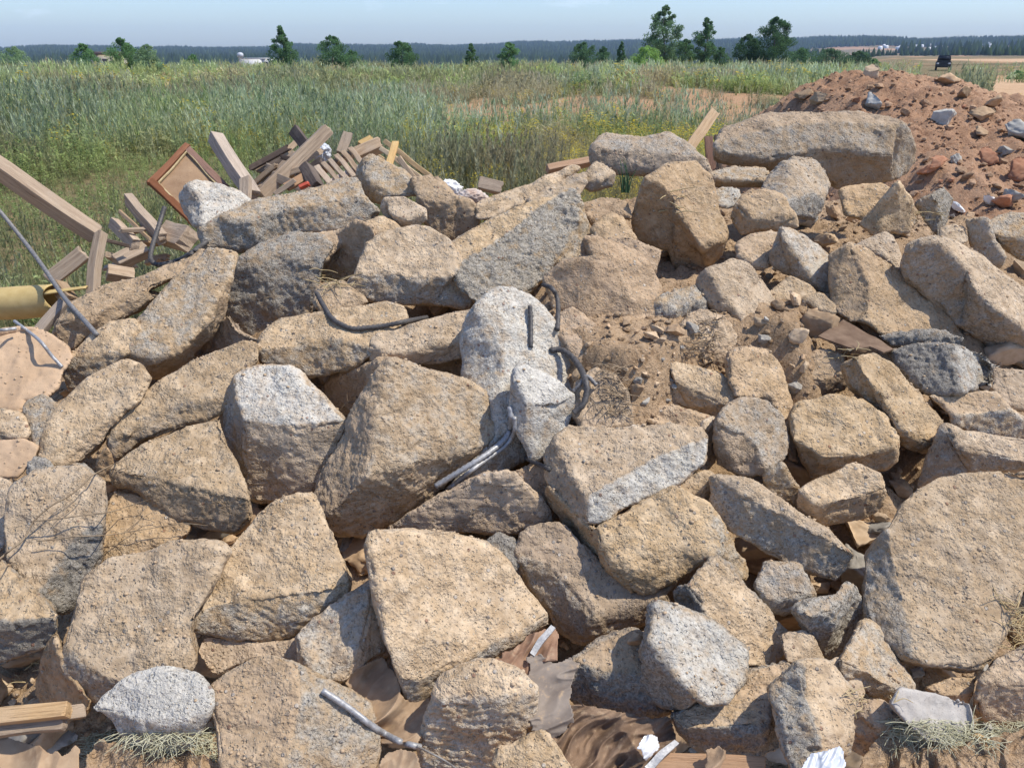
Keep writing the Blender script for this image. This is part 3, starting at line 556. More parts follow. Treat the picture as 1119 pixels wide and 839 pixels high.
def lowpoly(d, facets, th):
    P = []; key = {}; faces = []; normals = []; cols = []
    for f in facets:
        a = f.split(); idx = []
        for q in a[2:]:
            x, y = (float(v) for v in q.split(','))
            if (x, y) not in key: key[(x, y)] = len(P); P.append((x, y))
            idx.append(key[(x, y)])
        faces.append(idx); normals.append(facing(a[0])); cols.append(surf(a[1]))
    Pa = np.array(P); c = Pa.mean(0); ext = max(np.ptp(Pa[:, 0]), np.ptp(Pa[:, 1]))
    # grow the outline slightly (relief and rounding eat it)
    grow = 1 + 6.0 / max(ext, 12)
    pix = [(c[0] + (x - c[0]) * grow, c[1] + (y - c[1]) * grow) for x, y in P]
    rays = [ray(*p) for p in pix]
    f0 = faces[0]; m = np.mean([pix[i] for i in f0], axis=0)
    t0 = tsurf(m[0], m[1]) - d
    sz = math.sqrt(np.ptp(Pa[:, 0]) * np.ptp(Pa[:, 1])) * t0 / F
    lim = .75 * max(sz, .04)
    T = [None] * len(P)
    for fi, idx in enumerate(faces):
        n = normals[fi].copy(); mp = np.mean([pix[i] for i in idx], axis=0); rc = ray(*mp).normalized()
        for _ in range(40):
            if n.dot(rc) > -.30: n = (n - rc * .08).normalized()
        known = [i for i in idx if T[i] is not None]
        if not known: A = CAM + ray(*m) * t0
        elif len(known) == 1: A = CAM + rays[known[0]] * T[known[0]]
        else:
            best = None
            for i in known:
                for j in known:
                    if i < j:
                        dd = (Vector(pix[i]) - Vector(pix[j])).length
                        if best is None or dd > best[0]: best = (dd, i, j)
            a, b = CAM + rays[best[1]] * T[best[1]], CAM + rays[best[2]] * T[best[2]]
            e = (b - a).normalized(); n2 = n - e * n.dot(e)
            if n2.length > .2: n = n2.normalized()
            for _ in range(40):
                if n.dot(rc) > -.22: n = (n - rc * .08).normalized()
            A = (a + b) / 2
        for i in idx:
            if T[i] is None:
                den = rays[i].dot(n)
                t = (A - CAM).dot(n) / den if abs(den) > 1e-4 else t0
                if t < .3: t = t0 + lim
                T[i] = min(max(t, t0 - lim), t0 + lim)
    front = [CAM + rays[i] * T[i] for i in range(len(P))]
    # boundary loop
    ed = {}
    for idx in faces:
        k = len(idx)
        for q in range(k): ed[(idx[q], idx[(q + 1) % k])] = 1
    # make winding consistent first: orient by pixel area
    faces = [idx if sum(pix[idx[q]][0] * pix[idx[(q+1) % len(idx)]][1] - pix[idx[(q+1) % len(idx)]][0] * pix[idx[q]][1] for q in range(len(idx))) < 0 else idx[::-1] for idx in faces]
    ed = {}
    for idx in faces:
        for q in range(len(idx)): ed[(idx[q], idx[(q + 1) % len(idx)])] = 1
    bd = {a: b for (a, b) in ed if (b, a) not in ed}
    st = next(iter(bd)); loop = [st]; ok = True
    while True:
        nx = bd.get(loop[-1])
        if nx is None: ok = False; break
        if nx == st: break
        loop.append(nx)
        if len(loop) > len(P) + 2: ok = False; break
    if len(loop) != len(bd): ok = False
    if th is None: th = max(.45 * sz, .03)
    ce = sum(front, Vector()) / len(front)
    def back(p, s, dist):
        r = (p - CAM).normalized(); q = ce + (p - ce) * s
        tq = (p - CAM).length
        # slide along the sight line so the outline never grows
        rq = (q - CAM).normalized()
        return CAM + rq * ((q - CAM).length * .0 + (tq * .45 + (ce - CAM).length * .55) + dist)
    bm = bmesh.new(); lay = bm.faces.layers.int.new('fid')
    vs = [bm.verts.new(p) for p in front]
    def addf(v, fid):
        try:
            f_ = bm.faces.new(v); f_[lay] = fid
        except ValueError: pass
    for fi, idx in enumerate(faces): addf([vs[i] for i in idx], fi)
    if ok:
        def ring(s, dist): return [bm.verts.new(back(front[i], s, dist)) for i in loop]
        r0 = [vs[i] for i in loop]; near = max((T[i] for i in loop))
        r1 = ring(.97, th * .55); r2 = ring(.72, th)
        for a, b in ((r0, r1), (r1, r2)):
            for q in range(len(loop)):
                w = (q + 1) % len(loop)
                addf([a[w], a[q], b[q], b[w]], -1)
        addf(r2[::-1], -1)
        bmesh.ops.triangulate(bm, faces=bm.faces[:])
    else:
        print("HULL", facets[0][:40])
        for p in front: bm.verts.new(back(p, .85, th))
        bm.faces.ensure_lookup_table()
        bmesh.ops.delete(bm, geom=bm.faces[:], context='FACES_ONLY')
        bmesh.ops.convex_hull(bm, input=bm.verts[:])
    bmesh.ops.recalc_face_normals(bm, faces=bm.faces[:])
    return bm, cols, faces, front, ce, sz, t0

def build_rocks():
    tmp = []
    for (label, d, facets, name, cat, th, rough, group, mat) in ROCKS:
        bm, cols, faces, front, ce, sz, t0 = lowpoly(d, facets, th)
        lo = min(v.co.z for v in bm.verts); org = Vector((ce.x, ce.y, lo))
        for v in bm.verts: v.co -= org
        bvh = BVHTree.FromBMesh(bm)
        fid = [f[bm.faces.layers.int['fid']] for f in bm.faces] if len(bm.faces) else []
        me = bpy.data.meshes.new('t'); bm.to_mesh(me); bm.free()
        o = bpy.data.objects.new(name, me); COL.objects.link(o)
        vx = min(max(1.75 * t0 / F, .0026), .012)
        m = o.modifiers.new('r', 'REMESH'); m.mode = 'VOXEL'; m.voxel_size = vx; m.adaptivity = 0
        tmp.append((o, org, bvh, fid, cols, vx, sz))
    bpy.context.view_layer.update()
    dg = bpy.context.evaluated_depsgraph_get()
    for k, (o, org, bvh, fid, cols, vx, sz) in enumerate(tmp):
        label, d, facets, name, cat, th, rough, group, mat = ROCKS[k]
        me = bpy.data.meshes.new_from_object(o.evaluated_get(dg))
        o.modifiers.clear(); old = o.data; o.data = me; bpy.data.meshes.remove(old); me.name = name
        V = get_co(me); ne = len(me.edges)
        if len(V) == 0: print("EMPTY", label); continue
        E = np.empty(ne * 2, np.int32); me.edges.foreach_get('vertices', E); E = E.reshape(-1, 2)
        # facet of each vertex
        fc = np.zeros((len(V), 4), np.float32); backc = np.mean(cols, axis=0)
        ids = np.empty(len(V), np.int32)
        for i, co in enumerate(V):
            h = bvh.find_nearest(co); ids[i] = fid[h[2]] if h[2] is not None else -1
            if h[0] is not None: V[i] = h[0]
        for q in range(len(cols)): fc[ids == q] = cols[q]
        fc[ids < 0] = backc
        deg = np.bincount(E.ravel(), minlength=len(V)).astype(np.float32)[:, None]
        def lap(A, it, lam=.5):
            for _ in range(it):
                S = np.zeros_like(A)
                for cix in range(A.shape[1]):
                    S[:, cix] = np.bincount(E[:, 0], A[E[:, 1], cix], len(A)) + np.bincount(E[:, 1], A[E[:, 0], cix], len(A))
                A = A * (1 - lam) + lam * S / np.maximum(deg, 1)
            return A.astype(np.float32)
        V0 = V.copy(); sharp = np.clip(np.linalg.norm(lap(V0, 14) - V0, axis=1) / vx * .9, 0, 1.3); V = lap(V, 2); fc = lap(fc, 5)
        set_co(me, V); N = get_no(me)
        off = np.array(rng.random(3) * 50, np.float32); P = V + off
        s = min(1.0, sz / .22)
        if mat:
            D = .010 * s * fbm(P * 7, 2) + .003 * fbm(P * 40, 2)
        else:
            # broad, flat-ish facets and steps of a fracture, then crumbled edges, then grain
            w = P + .03 * np.stack([fbm(P * 9, 2, seed=3), fbm(P * 9, 2, seed=5), fbm(P * 9, 2, seed=8)], 1)
            broad = fbm(w * 5.5, 2); stepn = worley(w * 10, 3)
            rv = rough * (.5 + .95 * np.clip(fc[:, 0] + fc[:, 2] * .5, 0, 1))           # bare broken faces are rougher than dusty ones
            D = s * (.011 * broad + .012 * (stepn - .5)) + .0030 * rv * ridged(w * 22, 3, seed=2) * (.3 + .7 * np.clip(fbm(P * 7, 1, seed=9) + .5, 0, 1.3))
            D += .0020 * rv * fbm(P * 80, 2, seed=4) + .0022 * rv * np.maximum(0, .40 - worley(P * 62, 11)) * 2.2
            pitn = vnoise(P * 60, 21); D -= .0034 * rv * np.clip((pitn - .52) * 3, 0, 1)
        if not mat: D -= sharp * s * (.016 * np.clip(fbm(P * 15, 3, .6, 41) + .15, 0, 1.2) + .006 * np.clip(ridged(P * 40, 2, .5, 43), 0, 1.5)) * (.5 + .5 * rough)
        D += vx * .5
        set_co(me, V + N * D[:, None])
        me.polygons.foreach_set('use_smooth', np.ones(len(me.polygons), bool))
        a = me.attributes.new('fc', 'FLOAT_COLOR', 'POINT'); a.data.foreach_set('color', fc.ravel())
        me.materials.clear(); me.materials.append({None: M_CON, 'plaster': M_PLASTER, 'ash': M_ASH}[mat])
        me.update()
        o.location = org; tag(o, label, cat, group if name == "concrete_chunk" else "earth clods in the rubble pile")
    print("rocks", len(ROCKS), round(time.time() - T0, 1))
build_rocks()
# ------------------------------------------------------------------ the earth under the heap, the field, the red mound
RAISE = [(650,330,75,.02),(700,290,45,.04),(790,300,60,.05),(600,205,50,.16),(655,203,30,.2),(560,215,40,.12),(690,310,75,.20),(650,400,60,.17),(720,370,50,.15),(600,360,40,.1),(640,225,45,.14),(690,240,45,.12),(760,330,50,.15),(870,270,40,.10),(905,245,45,.10),(820,300,45,.15),
         (850,360,40,.12),(940,330,60,.12),(990,250,40,.12),(1060,300,40,.1),(560,200,50,.1),(690,430,40,.1),(970,480,30,.06),(300,330,40,.06),(1000,560,40,.04),(900,640,40,.03),(790,230,40,.1),(1050,440,40,.08),(880,400,30,.1)]
def sstep(a, b, x):
    t = np.clip((x - a) / (b - a), 0, 1); return t * t * (3 - 2 * t)
def bed_z(x, y):
    yc = np.interp(x, [-3.4, -1.9, -1.2, -.3, .2, 1.2, 1.7, 2.6, 3.6], [2.5, 2.55, 2.95, 3.35, 3.75, 3.85, 3.9, 3.6, 3.2])
    z = zplane(y) - .31
    for (px, py, r, h) in RAISE:
        p = psurf(px, py); rw = r * (p - CAM).length / F
        z = z + (h + .08) * np.exp(-(((x - p.x) / rw) ** 2 + ((y - p.y) / (rw * 1.7)) ** 2))
    zc = zplane(yc) - .27
    back = zc - .10 * (y - yc) - .42 * np.maximum(0, y - yc - 1.2)
    z = np.where(y > yc, np.minimum(z, back), z)
    m = sstep(-4.6, -3.0, x) * (1 - sstep(3.6, 5.4, x))
    z = np.minimum(z, .9) * m
    z = np.where(y < 1.0, z * sstep(.3, 1.0, y), z)
    return z
def mound_z(x, y):
    hx = np.interp(x, [1.5, 2.0, 2.42, 2.7, 3.0, 3.4, 3.8, 4.25, 4.6, 5.0, 5.8, 7.0], [0, .75, 1.27, 1.47, 1.55, 1.57, 1.49, 1.35, 1.17, .92, .5, 0])
    gy = np.interp(y, [2.2, 3.0, 4.2, 5.2, 6.2, 7.0, 7.6, 8.3, 9.2, 10.8], [0, .28, .53, .72, .88, .97, 1.0, .9, .55, 0])
    return hx * gy
def terrain_z(x, y):
    r = np.hypot(x, y); a = np.arctan2(x, np.maximum(y, .001)); a = np.where(y <= 0, np.sign(x) * 1.6, a)
    right = sstep(.28, .42, a)
    dip = -13.5 * sstep(85, 420, r)
    dip2 = -1.5 * sstep(500, 900, r)
    hillt = np.interp(np.degrees(a), [-40, -30, -18, -5, 5, 15, 25, 34, 45], [0, 3, 6, 13, 20, 27, 27, 25, 22])
    hillt = hillt + 2.5 * np.sin(a * 23) + 1.6 * np.sin(a * 51 + 1) + 1.0 * np.sin(a * 97)
    hill = (hillt + 13.5) * sstep(1000, 2500, r)
    hillR = (hillt + 1.5) * sstep(900, 2500, r)
    return (dip + hill) * (1 - right) + (dip2 + hillR) * right + .05 * np.sin(x * .21) * np.cos(y * .17) * sstep(12, 25, r)
def bare_f(x, y):
    return fbm(np.stack([x * .20 + 3, y * .075 + 9, x * 0], 1).astype(np.float32), 3, .55, 77)
def grid(x0, x1, nx, y0, y1, ny):
    X, Y = np.meshgrid(np.linspace(x0, x1, nx), np.linspace(y0, y1, ny)); X = X.ravel(); Y = Y.ravel()
    i = np.arange(nx * ny).reshape(ny, nx)
    Q = np.stack([i[:-1, :-1], i[:-1, 1:], i[1:, 1:], i[1:, :-1]], -1).reshape(-1, 4)
    return X, Y, Q
# terrain: one sheet in rings out to the horizon
rr = np.concatenate([[0.0], np.geomspace(.8, 3300, 140)]); nt = 300; th_ = np.linspace(0, 2 * np.pi, nt, endpoint=False)
RR, TT = np.meshgrid(rr[1:], th_, indexing='ij'); X = (RR * np.sin(TT)).ravel(); Y = (RR * np.cos(TT)).ravel()
V = np.stack([X, Y, terrain_z(X, Y)], 1); i = np.arange(len(X)).reshape(len(rr) - 1, nt)
Q = np.stack([i[:-1], i[1:], np.roll(i[1:], -1, 1), np.roll(i[:-1], -1, 1)], -1).reshape(-1, 4)[:, ::-1]
V = np.vstack([V, [[0, 0, 0]]]); fan = np.stack([np.full(nt, len(X)), i[0], np.roll(i[0], -1)], 1)[:, ::-1]
s = NT("field_soil"); tc = s.n('ShaderNodeTexCoord'); v = tc.outputs['Object']
a = s.noise(v, .35, 6, .6); b = s.noise(v, 3, 5, .65); c = s.noise(v, 40, 3, .6); e = s.noise(v, .012, 3, .5)
col = s.mix(s.mapr(b, .35, .65), (.125, .095, .045), (.26, .185, .105)); col = s.mix(s.mapr(a, .42, .56), (.085, .095, .038), col); col = s.mix(s.mapr(c, .45, .7), col, (.30, .225, .14))
ba = s.n('ShaderNodeAttribute', attribute_name='bare'); col = s.mix(s.mapr(ba.outputs['Fac'], .25, .5), col, s.mix(b, (.30, .175, .095), (.45, .285, .165)))
s.bsdf(col, .95, s.bump(s.math('ADD', b, c), .6, .03), .1)
bf = np.where((np.hypot(V[:, 0], V[:, 1]) < 7) & (V[:, 1] < 2.2), 1.0, bare_f(V[:, 0], V[:, 1])); mesh_np("ground", V, [Q, fan], s.m, smooth=True, attr={'bare': np.stack([bf, bf, bf, bf * 0 + 1], 1)}); tag(bpy.data.objects['ground'], kind='structure')  # unseen ground around the camera made bare and pale to bounce fill light
# rubble bed
X, Y, Q = grid(-4.6, 5.4, 660, .25, 6.6, 430); Z = bed_z(X, Y)
P = np.stack([X, Y, Z], 1).astype(np.float32); ed = np.minimum(np.minimum(X + 4.6, 5.4 - X), np.minimum(Y - .25, 6.6 - Y)); k = np.clip(ed / .4, 0, 1)
Z = Z + k * (.028 * fbm(P * 5, 3, .55) + .011 * ridged(P * 11, 3, .6, 5) + .010 * np.maximum(0, .5 - worley(P * 13, 14)) * 2 + .014 * np.maximum(0, .5 - worley(P * 26, 4)) * 2 + .006 * fbm(P * 50, 2, seed=7)) - .02 * (1 - k) - .015
mesh_np("rubble_earth", np.stack([X, Y, Z], 1), Q, M_SOIL, smooth=True); tag(bpy.data.objects['rubble_earth'], kind='structure')
# red earth mound
X, Y, Q = grid(1.45, 7.1, 330, 2.15, 10.9, 430); Z = mound_z(X, Y)
P = np.stack([X, Y, Z * .5], 1).astype(np.float32); k = np.clip(Z / .25, 0, 1)
Z = Z + k * (.055 * fbm(P * 2.2, 3) + .030 * fbm(P * 6, 4, .5, 5) + .009 * ridged(P * 13, 3, .55, 9) + .012 * fbm(P * 34, 3, .6, 7)) - .04 * (1 - k)
mesh_np("red_earth_mound", np.stack([X, Y, Z], 1), Q, M_RED, smooth=True); tag(bpy.data.objects['red_earth_mound'], kind='structure')
# sandy tracks out on the plain, laid just over the ground
M_SAND = make_soil("pale_sand", (.36, .23, .13), (.46, .30, .175), (.54, .375, .235), .15)
def track(name, pts, lift):
    bm = bmesh.new(); vs = []
    for px, py in pts:
        r = ray(px, py); t = -CAM.z / r.z; p = CAM + r * t; vs.append(bm.verts.new((p.x, p.y, float(terrain_z(np.array([p.x]), np.array([p.y]))[0]) + lift)))
    f = bm.faces.new(vs); bmesh.ops.triangulate(bm, faces=[f]); bmesh.ops.recalc_face_normals(bm, faces=bm.faces[:])
    me = bpy.data.meshes.new(name); bm.to_mesh(me); bm.free(); me.materials.append(M_SAND)
    o = bpy.data.objects.new(name, me); COL.objects.link(o); return tag(o, kind='structure')
print("bed", round(time.time() - T0, 1))
# ------------------------------------------------------------------ debris: timber, panel, laths, pipe, rods, cloth, twigs
def box_mesh(name, L, W_, T_, mat, parent=None, bev=.004, seg=10, warp=.006, chew=0.0):
    bm = bmesh.new(); bmesh.ops.create_cube(bm, size=1)
    for v in bm.verts: v.co = Vector((v.co.x * L, v.co.y * W_, v.co.z * T_))
    bmesh.ops.bevel(bm, geom=bm.edges[:], offset=min(bev, T_ * .3, W_ * .3), segments=2, affect='EDGES', profile=.6)
    for _k in range(1, 4):
        yy = -W_ / 2 + W_ * _k / 4; bmesh.ops.bisect_plane(bm, geom=bm.verts[:] + bm.edges[:] + bm.faces[:], plane_co=(0, yy, 0), plane_no=(0, 1, 0))
    n = max(1, int(seg))
    for k in range(1, n):
        x = -L / 2 + L * k / n
        bmesh.ops.bisect_plane(bm, geom=bm.verts[:] + bm.edges[:] + bm.faces[:], plane_co=(x, 0, 0), plane_no=(1, 0, 0))
    o = random.random() * 50
    for v in bm.verts:
        q = v.co * 6 + Vector((o, o, 0)); v.co += Vector((0, mnoise.noise(q), mnoise.noise(q + Vector((9, 3, 1))))) * warp
        if chew and abs(v.co.x) > L * .44: v.co.x += chew * 2.2 * mnoise.noise(Vector((v.co.y * 90, v.co.z * 90, o))) * (1 if v.co.x > 0 else .6)
    me = bpy.data.meshes.new(name); bm.to_mesh(me); bm.free(); me.materials.append(mat)
    ob = bpy.data.objects.new(name, me); COL.objects.link(ob)
    if parent: ob.parent = parent
    return ob
def orient(o, a, b, up, roll=0.0):
    x = (b - a).normalized(); y = up.cross(x).normalized(); z = x.cross(y)
    M = Matrix((x, y, z)).transposed().to_4x4() @ Matrix.Rotation(roll, 4, 'X'); M.translation = (a + b) / 2
    o.matrix_world = M
CAMUP = Vector((0, -.55, .83))
def plank(name, label, cat, p0, p1, Y0, Y1, wpx, tk, mat, up=None, roll=0.0, group=None, chew=.006):
    a = at(*p0, Y0); b = at(*p1, Y1); w = wpx * (Y0 + Y1) / 2 / F
    o = box_mesh(name, (b - a).length, w, tk, mat, chew=chew)
    orient(o, a, b, up or CAMUP, roll); return tag(o, label, cat, group)
GW = "scrap timber dumped behind the heap"
TOCAM = Vector((0, -.9, .35))
plank("wooden_beam", "long squared wooden beam slanting in from the left edge over the weeds", "beam", (-40, 158), (104, 256), 3.55, 3.75, 17, .075, M_WOOD, TOCAM, .55, GW)
plank("wooden_post", "short split post standing upright at the lower end of the long beam", "post", (110, 254), (99, 330), 3.45, 3.2, 11, .04, M_WOOD, TOCAM, .3, GW)
plank("wooden_beam", "squared timber with a pale sawn end, right of the tilted framed panel", "beam", (235, 150), (276, 214), 4.5, 4.1, 13, .07, M_WGREY, TOCAM, .6, GW)
plank("wooden_board", "short upright board end just right of the white lime-crusted chunk's top", "board", (268, 196), (268, 220), 4.1, 3.9, 12, .03, M_WOOD, TOCAM, .1, GW)
plank("wooden_board", "grey channel-like board lying above the hooked steel rod", "board", (140, 218), (178, 262), 4.1, 3.8, 15, .04, M_WGREY, TOCAM, .75, GW)
plank("wooden_lath", "thin pale lath edge beside the grey channel-like board", "lath", (131, 231), (165, 263), 4.05, 3.8, 4, .02, M_WOOD, TOCAM, .2, GW)
plank("wooden_board", "light board piece with a square sawn end, right of the long beam's lower end", "board", (124, 244), (148, 268), 4.0, 3.75, 13, .04, M_WGREY, TOCAM, .3, GW)
plank("wooden_board", "wide worn board behind the yellow pipe, left of the upright post", "board", (54, 306), (92, 276), 3.5, 3.55, 17, .03, M_WOOD, TOCAM, .1, GW)
plank("wooden_board", "flat plank lying in front of the yellow pipe's broken end", "board", (42, 364), (70, 330), 2.95, 3.05, 12, .03, M_WGREY, CAMUP, .1, GW)
plank("wooden_block", "stub of timber shaded inside the yellow pipe's broken mouth", "block", (64, 312), (78, 330), 3.3, 3.2, 14, .05, M_WOOD, TOCAM, .2, GW)
plank("wooden_block", "squat sawn block on the ground left of the hooked steel rod", "block", (117, 298), (146, 302), 3.45, 3.5, 14, .06, M_WOOD, CAMUP, .1, GW)
plank("wooden_block", "broken brown timber piece above the squat sawn block", "block", (128, 288), (160, 272), 3.7, 3.8, 15, .06, M_WGREY, CAMUP, .25, GW)
plank("wooden_block", "pale chunk of timber between the channel-like board and the tilted panel", "block", (182, 255), (206, 262), 4.0, 3.8, 24, .08, M_WOOD, CAMUP, .3, GW)
plank("wooden_stick", "dark stick pointing right from behind the upright post", "stick", (112, 262), (142, 269), 3.6, 3.7, 4, .015, M_WDARK, TOCAM, 0, GW)
# --- the pile of boards in the upper left middle
plank("wooden_beam", "longest grey beam rising to the right above the long thick slab", "beam", (285, 214), (358, 142), 4.3, 4.6, 13, .06, M_WGREY, TOCAM, .5, GW)
plank("wooden_board", "wide weathered board leaning just left of the longest grey beam", "board", (287, 210), (326, 170), 4.5, 4.6, 15, .03, M_WGREY, TOCAM, .1, GW)
plank("wooden_board", "short dark board sticking up behind the longest grey beam", "board", (321, 142), (336, 163), 4.9, 4.75, 12, .03, M_WDARK, TOCAM, .35, GW)
plank("wooden_board", "dark flat panel piece at the left end of the board pile", "board", (283, 187), (308, 174), 4.7, 4.8, 16, .02, M_WDARK, CAMUP, .1, GW)
plank("wooden_board", "light board lying level across the back of the board pile", "board", (303, 172), (345, 168), 4.9, 4.9, 6, .03, M_WOOD, CAMUP, .1, GW)
plank("wooden_post", "round grey pole end behind the short dark board", "post", (310, 168), (330, 150), 5.0, 5.1, 6, .035, M_WGREY, TOCAM, .4, GW)
plank("wooden_board", "orange-tan board piece just above the long thick slab's top edge", "board", (312, 205), (338, 191), 4.0, 4.1, 10, .02, M_WORANGE, CAMUP, .2, GW)
plank("wooden_stick", "splintered brown stick lying before the orange-tan board", "stick", (300, 213), (322, 197), 3.95, 4.0, 5, .02, M_WGREY, TOCAM, .3, GW)
plank("wooden_board", "pale board end standing upright behind the slatted pallet", "board", (373, 168), (380, 146), 4.75, 4.85, 10, .025, M_WGREY, TOCAM, .15, GW)
plank("wooden_block", "smaller light sawn block on top of the wide block, left of the fresh laths", "block", (393, 160), (406, 153), 4.6, 4.65, 8, .04, M_WNEW, CAMUP, .1, GW)
plank("wooden_block", "wide light timber block left of the fresh yellow laths", "block", (388, 170), (416, 158), 4.5, 4.55, 14, .06, M_WOOD, CAMUP, .2, GW)
plank("wooden_board", "dark stack of board ends at the left side of the slatted pallet", "board", (335, 184), (348, 206), 4.15, 4.0, 11, .07, M_WDARK, TOCAM, .2, GW)
plank("plastic_scrap", "red plastic scrap peeking out below the orange-tan board", "plastic scrap", (328, 206), (338, 201), 3.95, 3.95, 5, .02, make_plain("red_plastic", (.5, .08, .04), (.6, .12, .06), .5), CAMUP, 0)
rp = random.Random(12)
for k in range(16):
    cx_, cy_ = rp.uniform(285, 345), rp.uniform(172, 204); a_ = rp.choice([-.9, -.75, -.6, .5, .8, -.3]) + rp.uniform(-.2, .2); l_ = rp.uniform(14, 30); Y_ = 4.55 + rp.uniform(-.2, .3)
    plank("wooden_board", "weathered board in the tangle of scrap timber left of the slatted pallet", "board", (cx_ - l_ * math.cos(a_), cy_ - l_ * math.sin(a_) * .6), (cx_ + l_ * math.cos(a_), cy_ + l_ * math.sin(a_) * .6), Y_, Y_ + rp.uniform(-.2, .2), rp.uniform(4, 11), rp.uniform(.015, .035), rp.choice([M_WGREY, M_WGREY, M_WDARK, M_WOOD]), TOCAM, rp.uniform(-.5, .5), GW, .012)
for k in range(9):
    cx_, cy_ = rp.uniform(108, 205), rp.uniform(250, 292); a_ = rp.uniform(-1.2, 1.2); l_ = rp.uniform(8, 18); Y_ = 3.85 + rp.uniform(-.15, .25)
    plank("wooden_board", "broken wood piece scattered around the hooked steel rod", "board", (cx_ - l_ * math.cos(a_), cy_ - l_ * math.sin(a_) * .6), (cx_ + l_ * math.cos(a_), cy_ + l_ * math.sin(a_) * .6), Y_, Y_ + rp.uniform(-.15, .15), rp.uniform(4, 10), rp.uniform(.015, .035), rp.choice([M_WGREY, M_WOOD, M_WOOD]), CAMUP, rp.uniform(-.5, .5), GW, .012)
# slatted pallet: five slats over two rails
pal = empty("slatted_pallet", at(366, 190, 4.2), "tilted slatted wooden pallet just above the long thick slab", "pallet", None)
def child_plank(parent, name, a, b, w, t, mat, up=CAMUP, roll=0.0):
    o = box_mesh(name, (b - a).length, w, t, mat, chew=.003); orient(o, a, b, up, roll)
    mw = o.matrix_world.copy(); o.parent = parent; o.matrix_parent_inverse = Matrix.Identity(4)
    o.matrix_basis = Matrix.Translation(-parent.location) @ mw; return o
for k in range(6):
    f = k / 5
    child_plank(pal, "slat", at(346 + 36 * f, 182 - 20 * f, 4.35 + .12 * f), at(366 + 36 * f, 206 - 20 * f, 4.0 + .12 * f), .026 if k else .032, .016, M_WOOD, CAMUP, .1)
child_plank(pal, "rail", at(351, 187, 4.36), at(388, 167, 4.48), .04, .03, M_WGREY); child_plank(pal, "rail", at(361, 202, 4.12), at(398, 182, 4.24), .04, .03, M_WGREY)
# fresh laths
lat = empty("lath_frame", at(440, 182, 4.2), "frame of fresh yellow laths behind the sloping tan chunk", "lath frame", None)
for (a, b, Ya, Yb, w) in [((420, 154), (471, 194), 4.5, 4.3, 5.4), ((416, 162), (462, 196), 4.45, 4.25, 5.4), ((414, 171), (452, 199), 4.35, 4.15, 4.8), ((412, 176), (440, 200), 4.3, 4.1, 4.0)]:
    child_plank(lat, "lath", at(*a, Ya), at(*b, Yb), w * 4.3 / F, .018, M_WNEW, TOCAM, .2)
child_plank(lat, "cross_lath", at(432, 156, 4.35), at(425, 182, 4.2), 7.5 * 4.3 / F, .018, M_WNEW, TOCAM, .1)
plank("wooden_lath", "pinkish lath slanting across the frame of fresh yellow laths", "lath", (436, 172), (456, 200), 4.18, 4.0, 6, .016, M_WOOD, TOCAM, .2, GW)
# framed panel
pan = empty("framed_panel", at(207, 203, 4.2), "tilted square panel with a red-brown wooden frame", "panel", None)
c4 = [at(204, 158, 4.45), at(251, 206, 4.25), at(210, 246, 4.0), at(162, 200, 4.2)]
for q in range(4):
    a, b = c4[q], c4[(q + 1) % 4]; cc = sum(c4, Vector()) / 4; ins = .017
    sh = (cc - (a + b) / 2).normalized() * ins
    child_plank(pan, "frame_bar", a + sh, b + sh, .036, .03, M_WRED, (c4[1] - c4[0]).cross(c4[3] - c4[0]).normalized(), 0)
    a2 = a + (cc - a).normalized() * .052; b2 = b + (cc - b).normalized() * .052
    child_plank(pan, "trim", a2 + (CAM - a2).normalized() * .010, b2 + (CAM - b2).normalized() * .010, .008, .012, M_STRAW, (c4[1] - c4[0]).cross(c4[3] - c4[0]).normalized(), 0)
cc = sum(c4, Vector()) / 4; u = (c4[1] - c4[0]); vv = (c4[3] - c4[0]); nrm = u.cross(vv).normalized()
if nrm.dot(CAM - cc) < 0: nrm = -nrm
bm = bmesh.new(); corners = [cc + (p - cc) * .86 - nrm * .004 for p in c4]
f1 = [bm.verts.new(p - pan.location) for p in corners] + [bm.verts.new(p - nrm * .012 - pan.location) for p in corners]
for q in ([0,1,2,3],[7,6,5,4],[0,4,5,1],[1,5,6,2],[2,6,7,3],[3,7,4,0]): bm.faces.new([f1[i] for i in q])
bmesh.ops.recalc_face_normals(bm, faces=bm.faces[:])
me = bpy.data.meshes.new("board"); bm.to_mesh(me); bm.free(); me.materials.append(make_smooth("fibreboard", (.22, .135, .08), (.40, .275, .17), 5, .1))
o = bpy.data.objects.new("board", me); COL.objects.link(o); o.parent = pan
# plank and posts on the right ridge
plank("wooden_board", "bare plank leaning up to the right between the ridge boulder and the massive slab", "board", (750, 168), (781, 122), 4.3, 4.6, 11, .02, M_WOOD, TOCAM, .15, GW)
plank("wooden_board", "red-brown board standing upright left of the massive top slab", "board", (774, 150), (778, 188), 4.35, 4.2, 9, .025, M_WRED, TOCAM, .1, GW)
plank("wooden_stick", "thin dark stick behind the red-brown upright board", "stick", (782, 148), (787, 186), 4.5, 4.4, 4, .02, M_WDARK, TOCAM, .1, GW)
plank("wooden_board", "orange board lying level behind the ridge left of the rounded boulder", "board", (598, 186), (656, 174), 4.25, 4.35, 8, .04, M_WORANGE, CAMUP, .1, GW)
plank("wooden_board", "grey broken board on the ridge right of the white plastic bag", "board", (523, 200), (548, 206), 4.1, 4.1, 14, .03, M_WGREY, CAMUP, .3, GW)
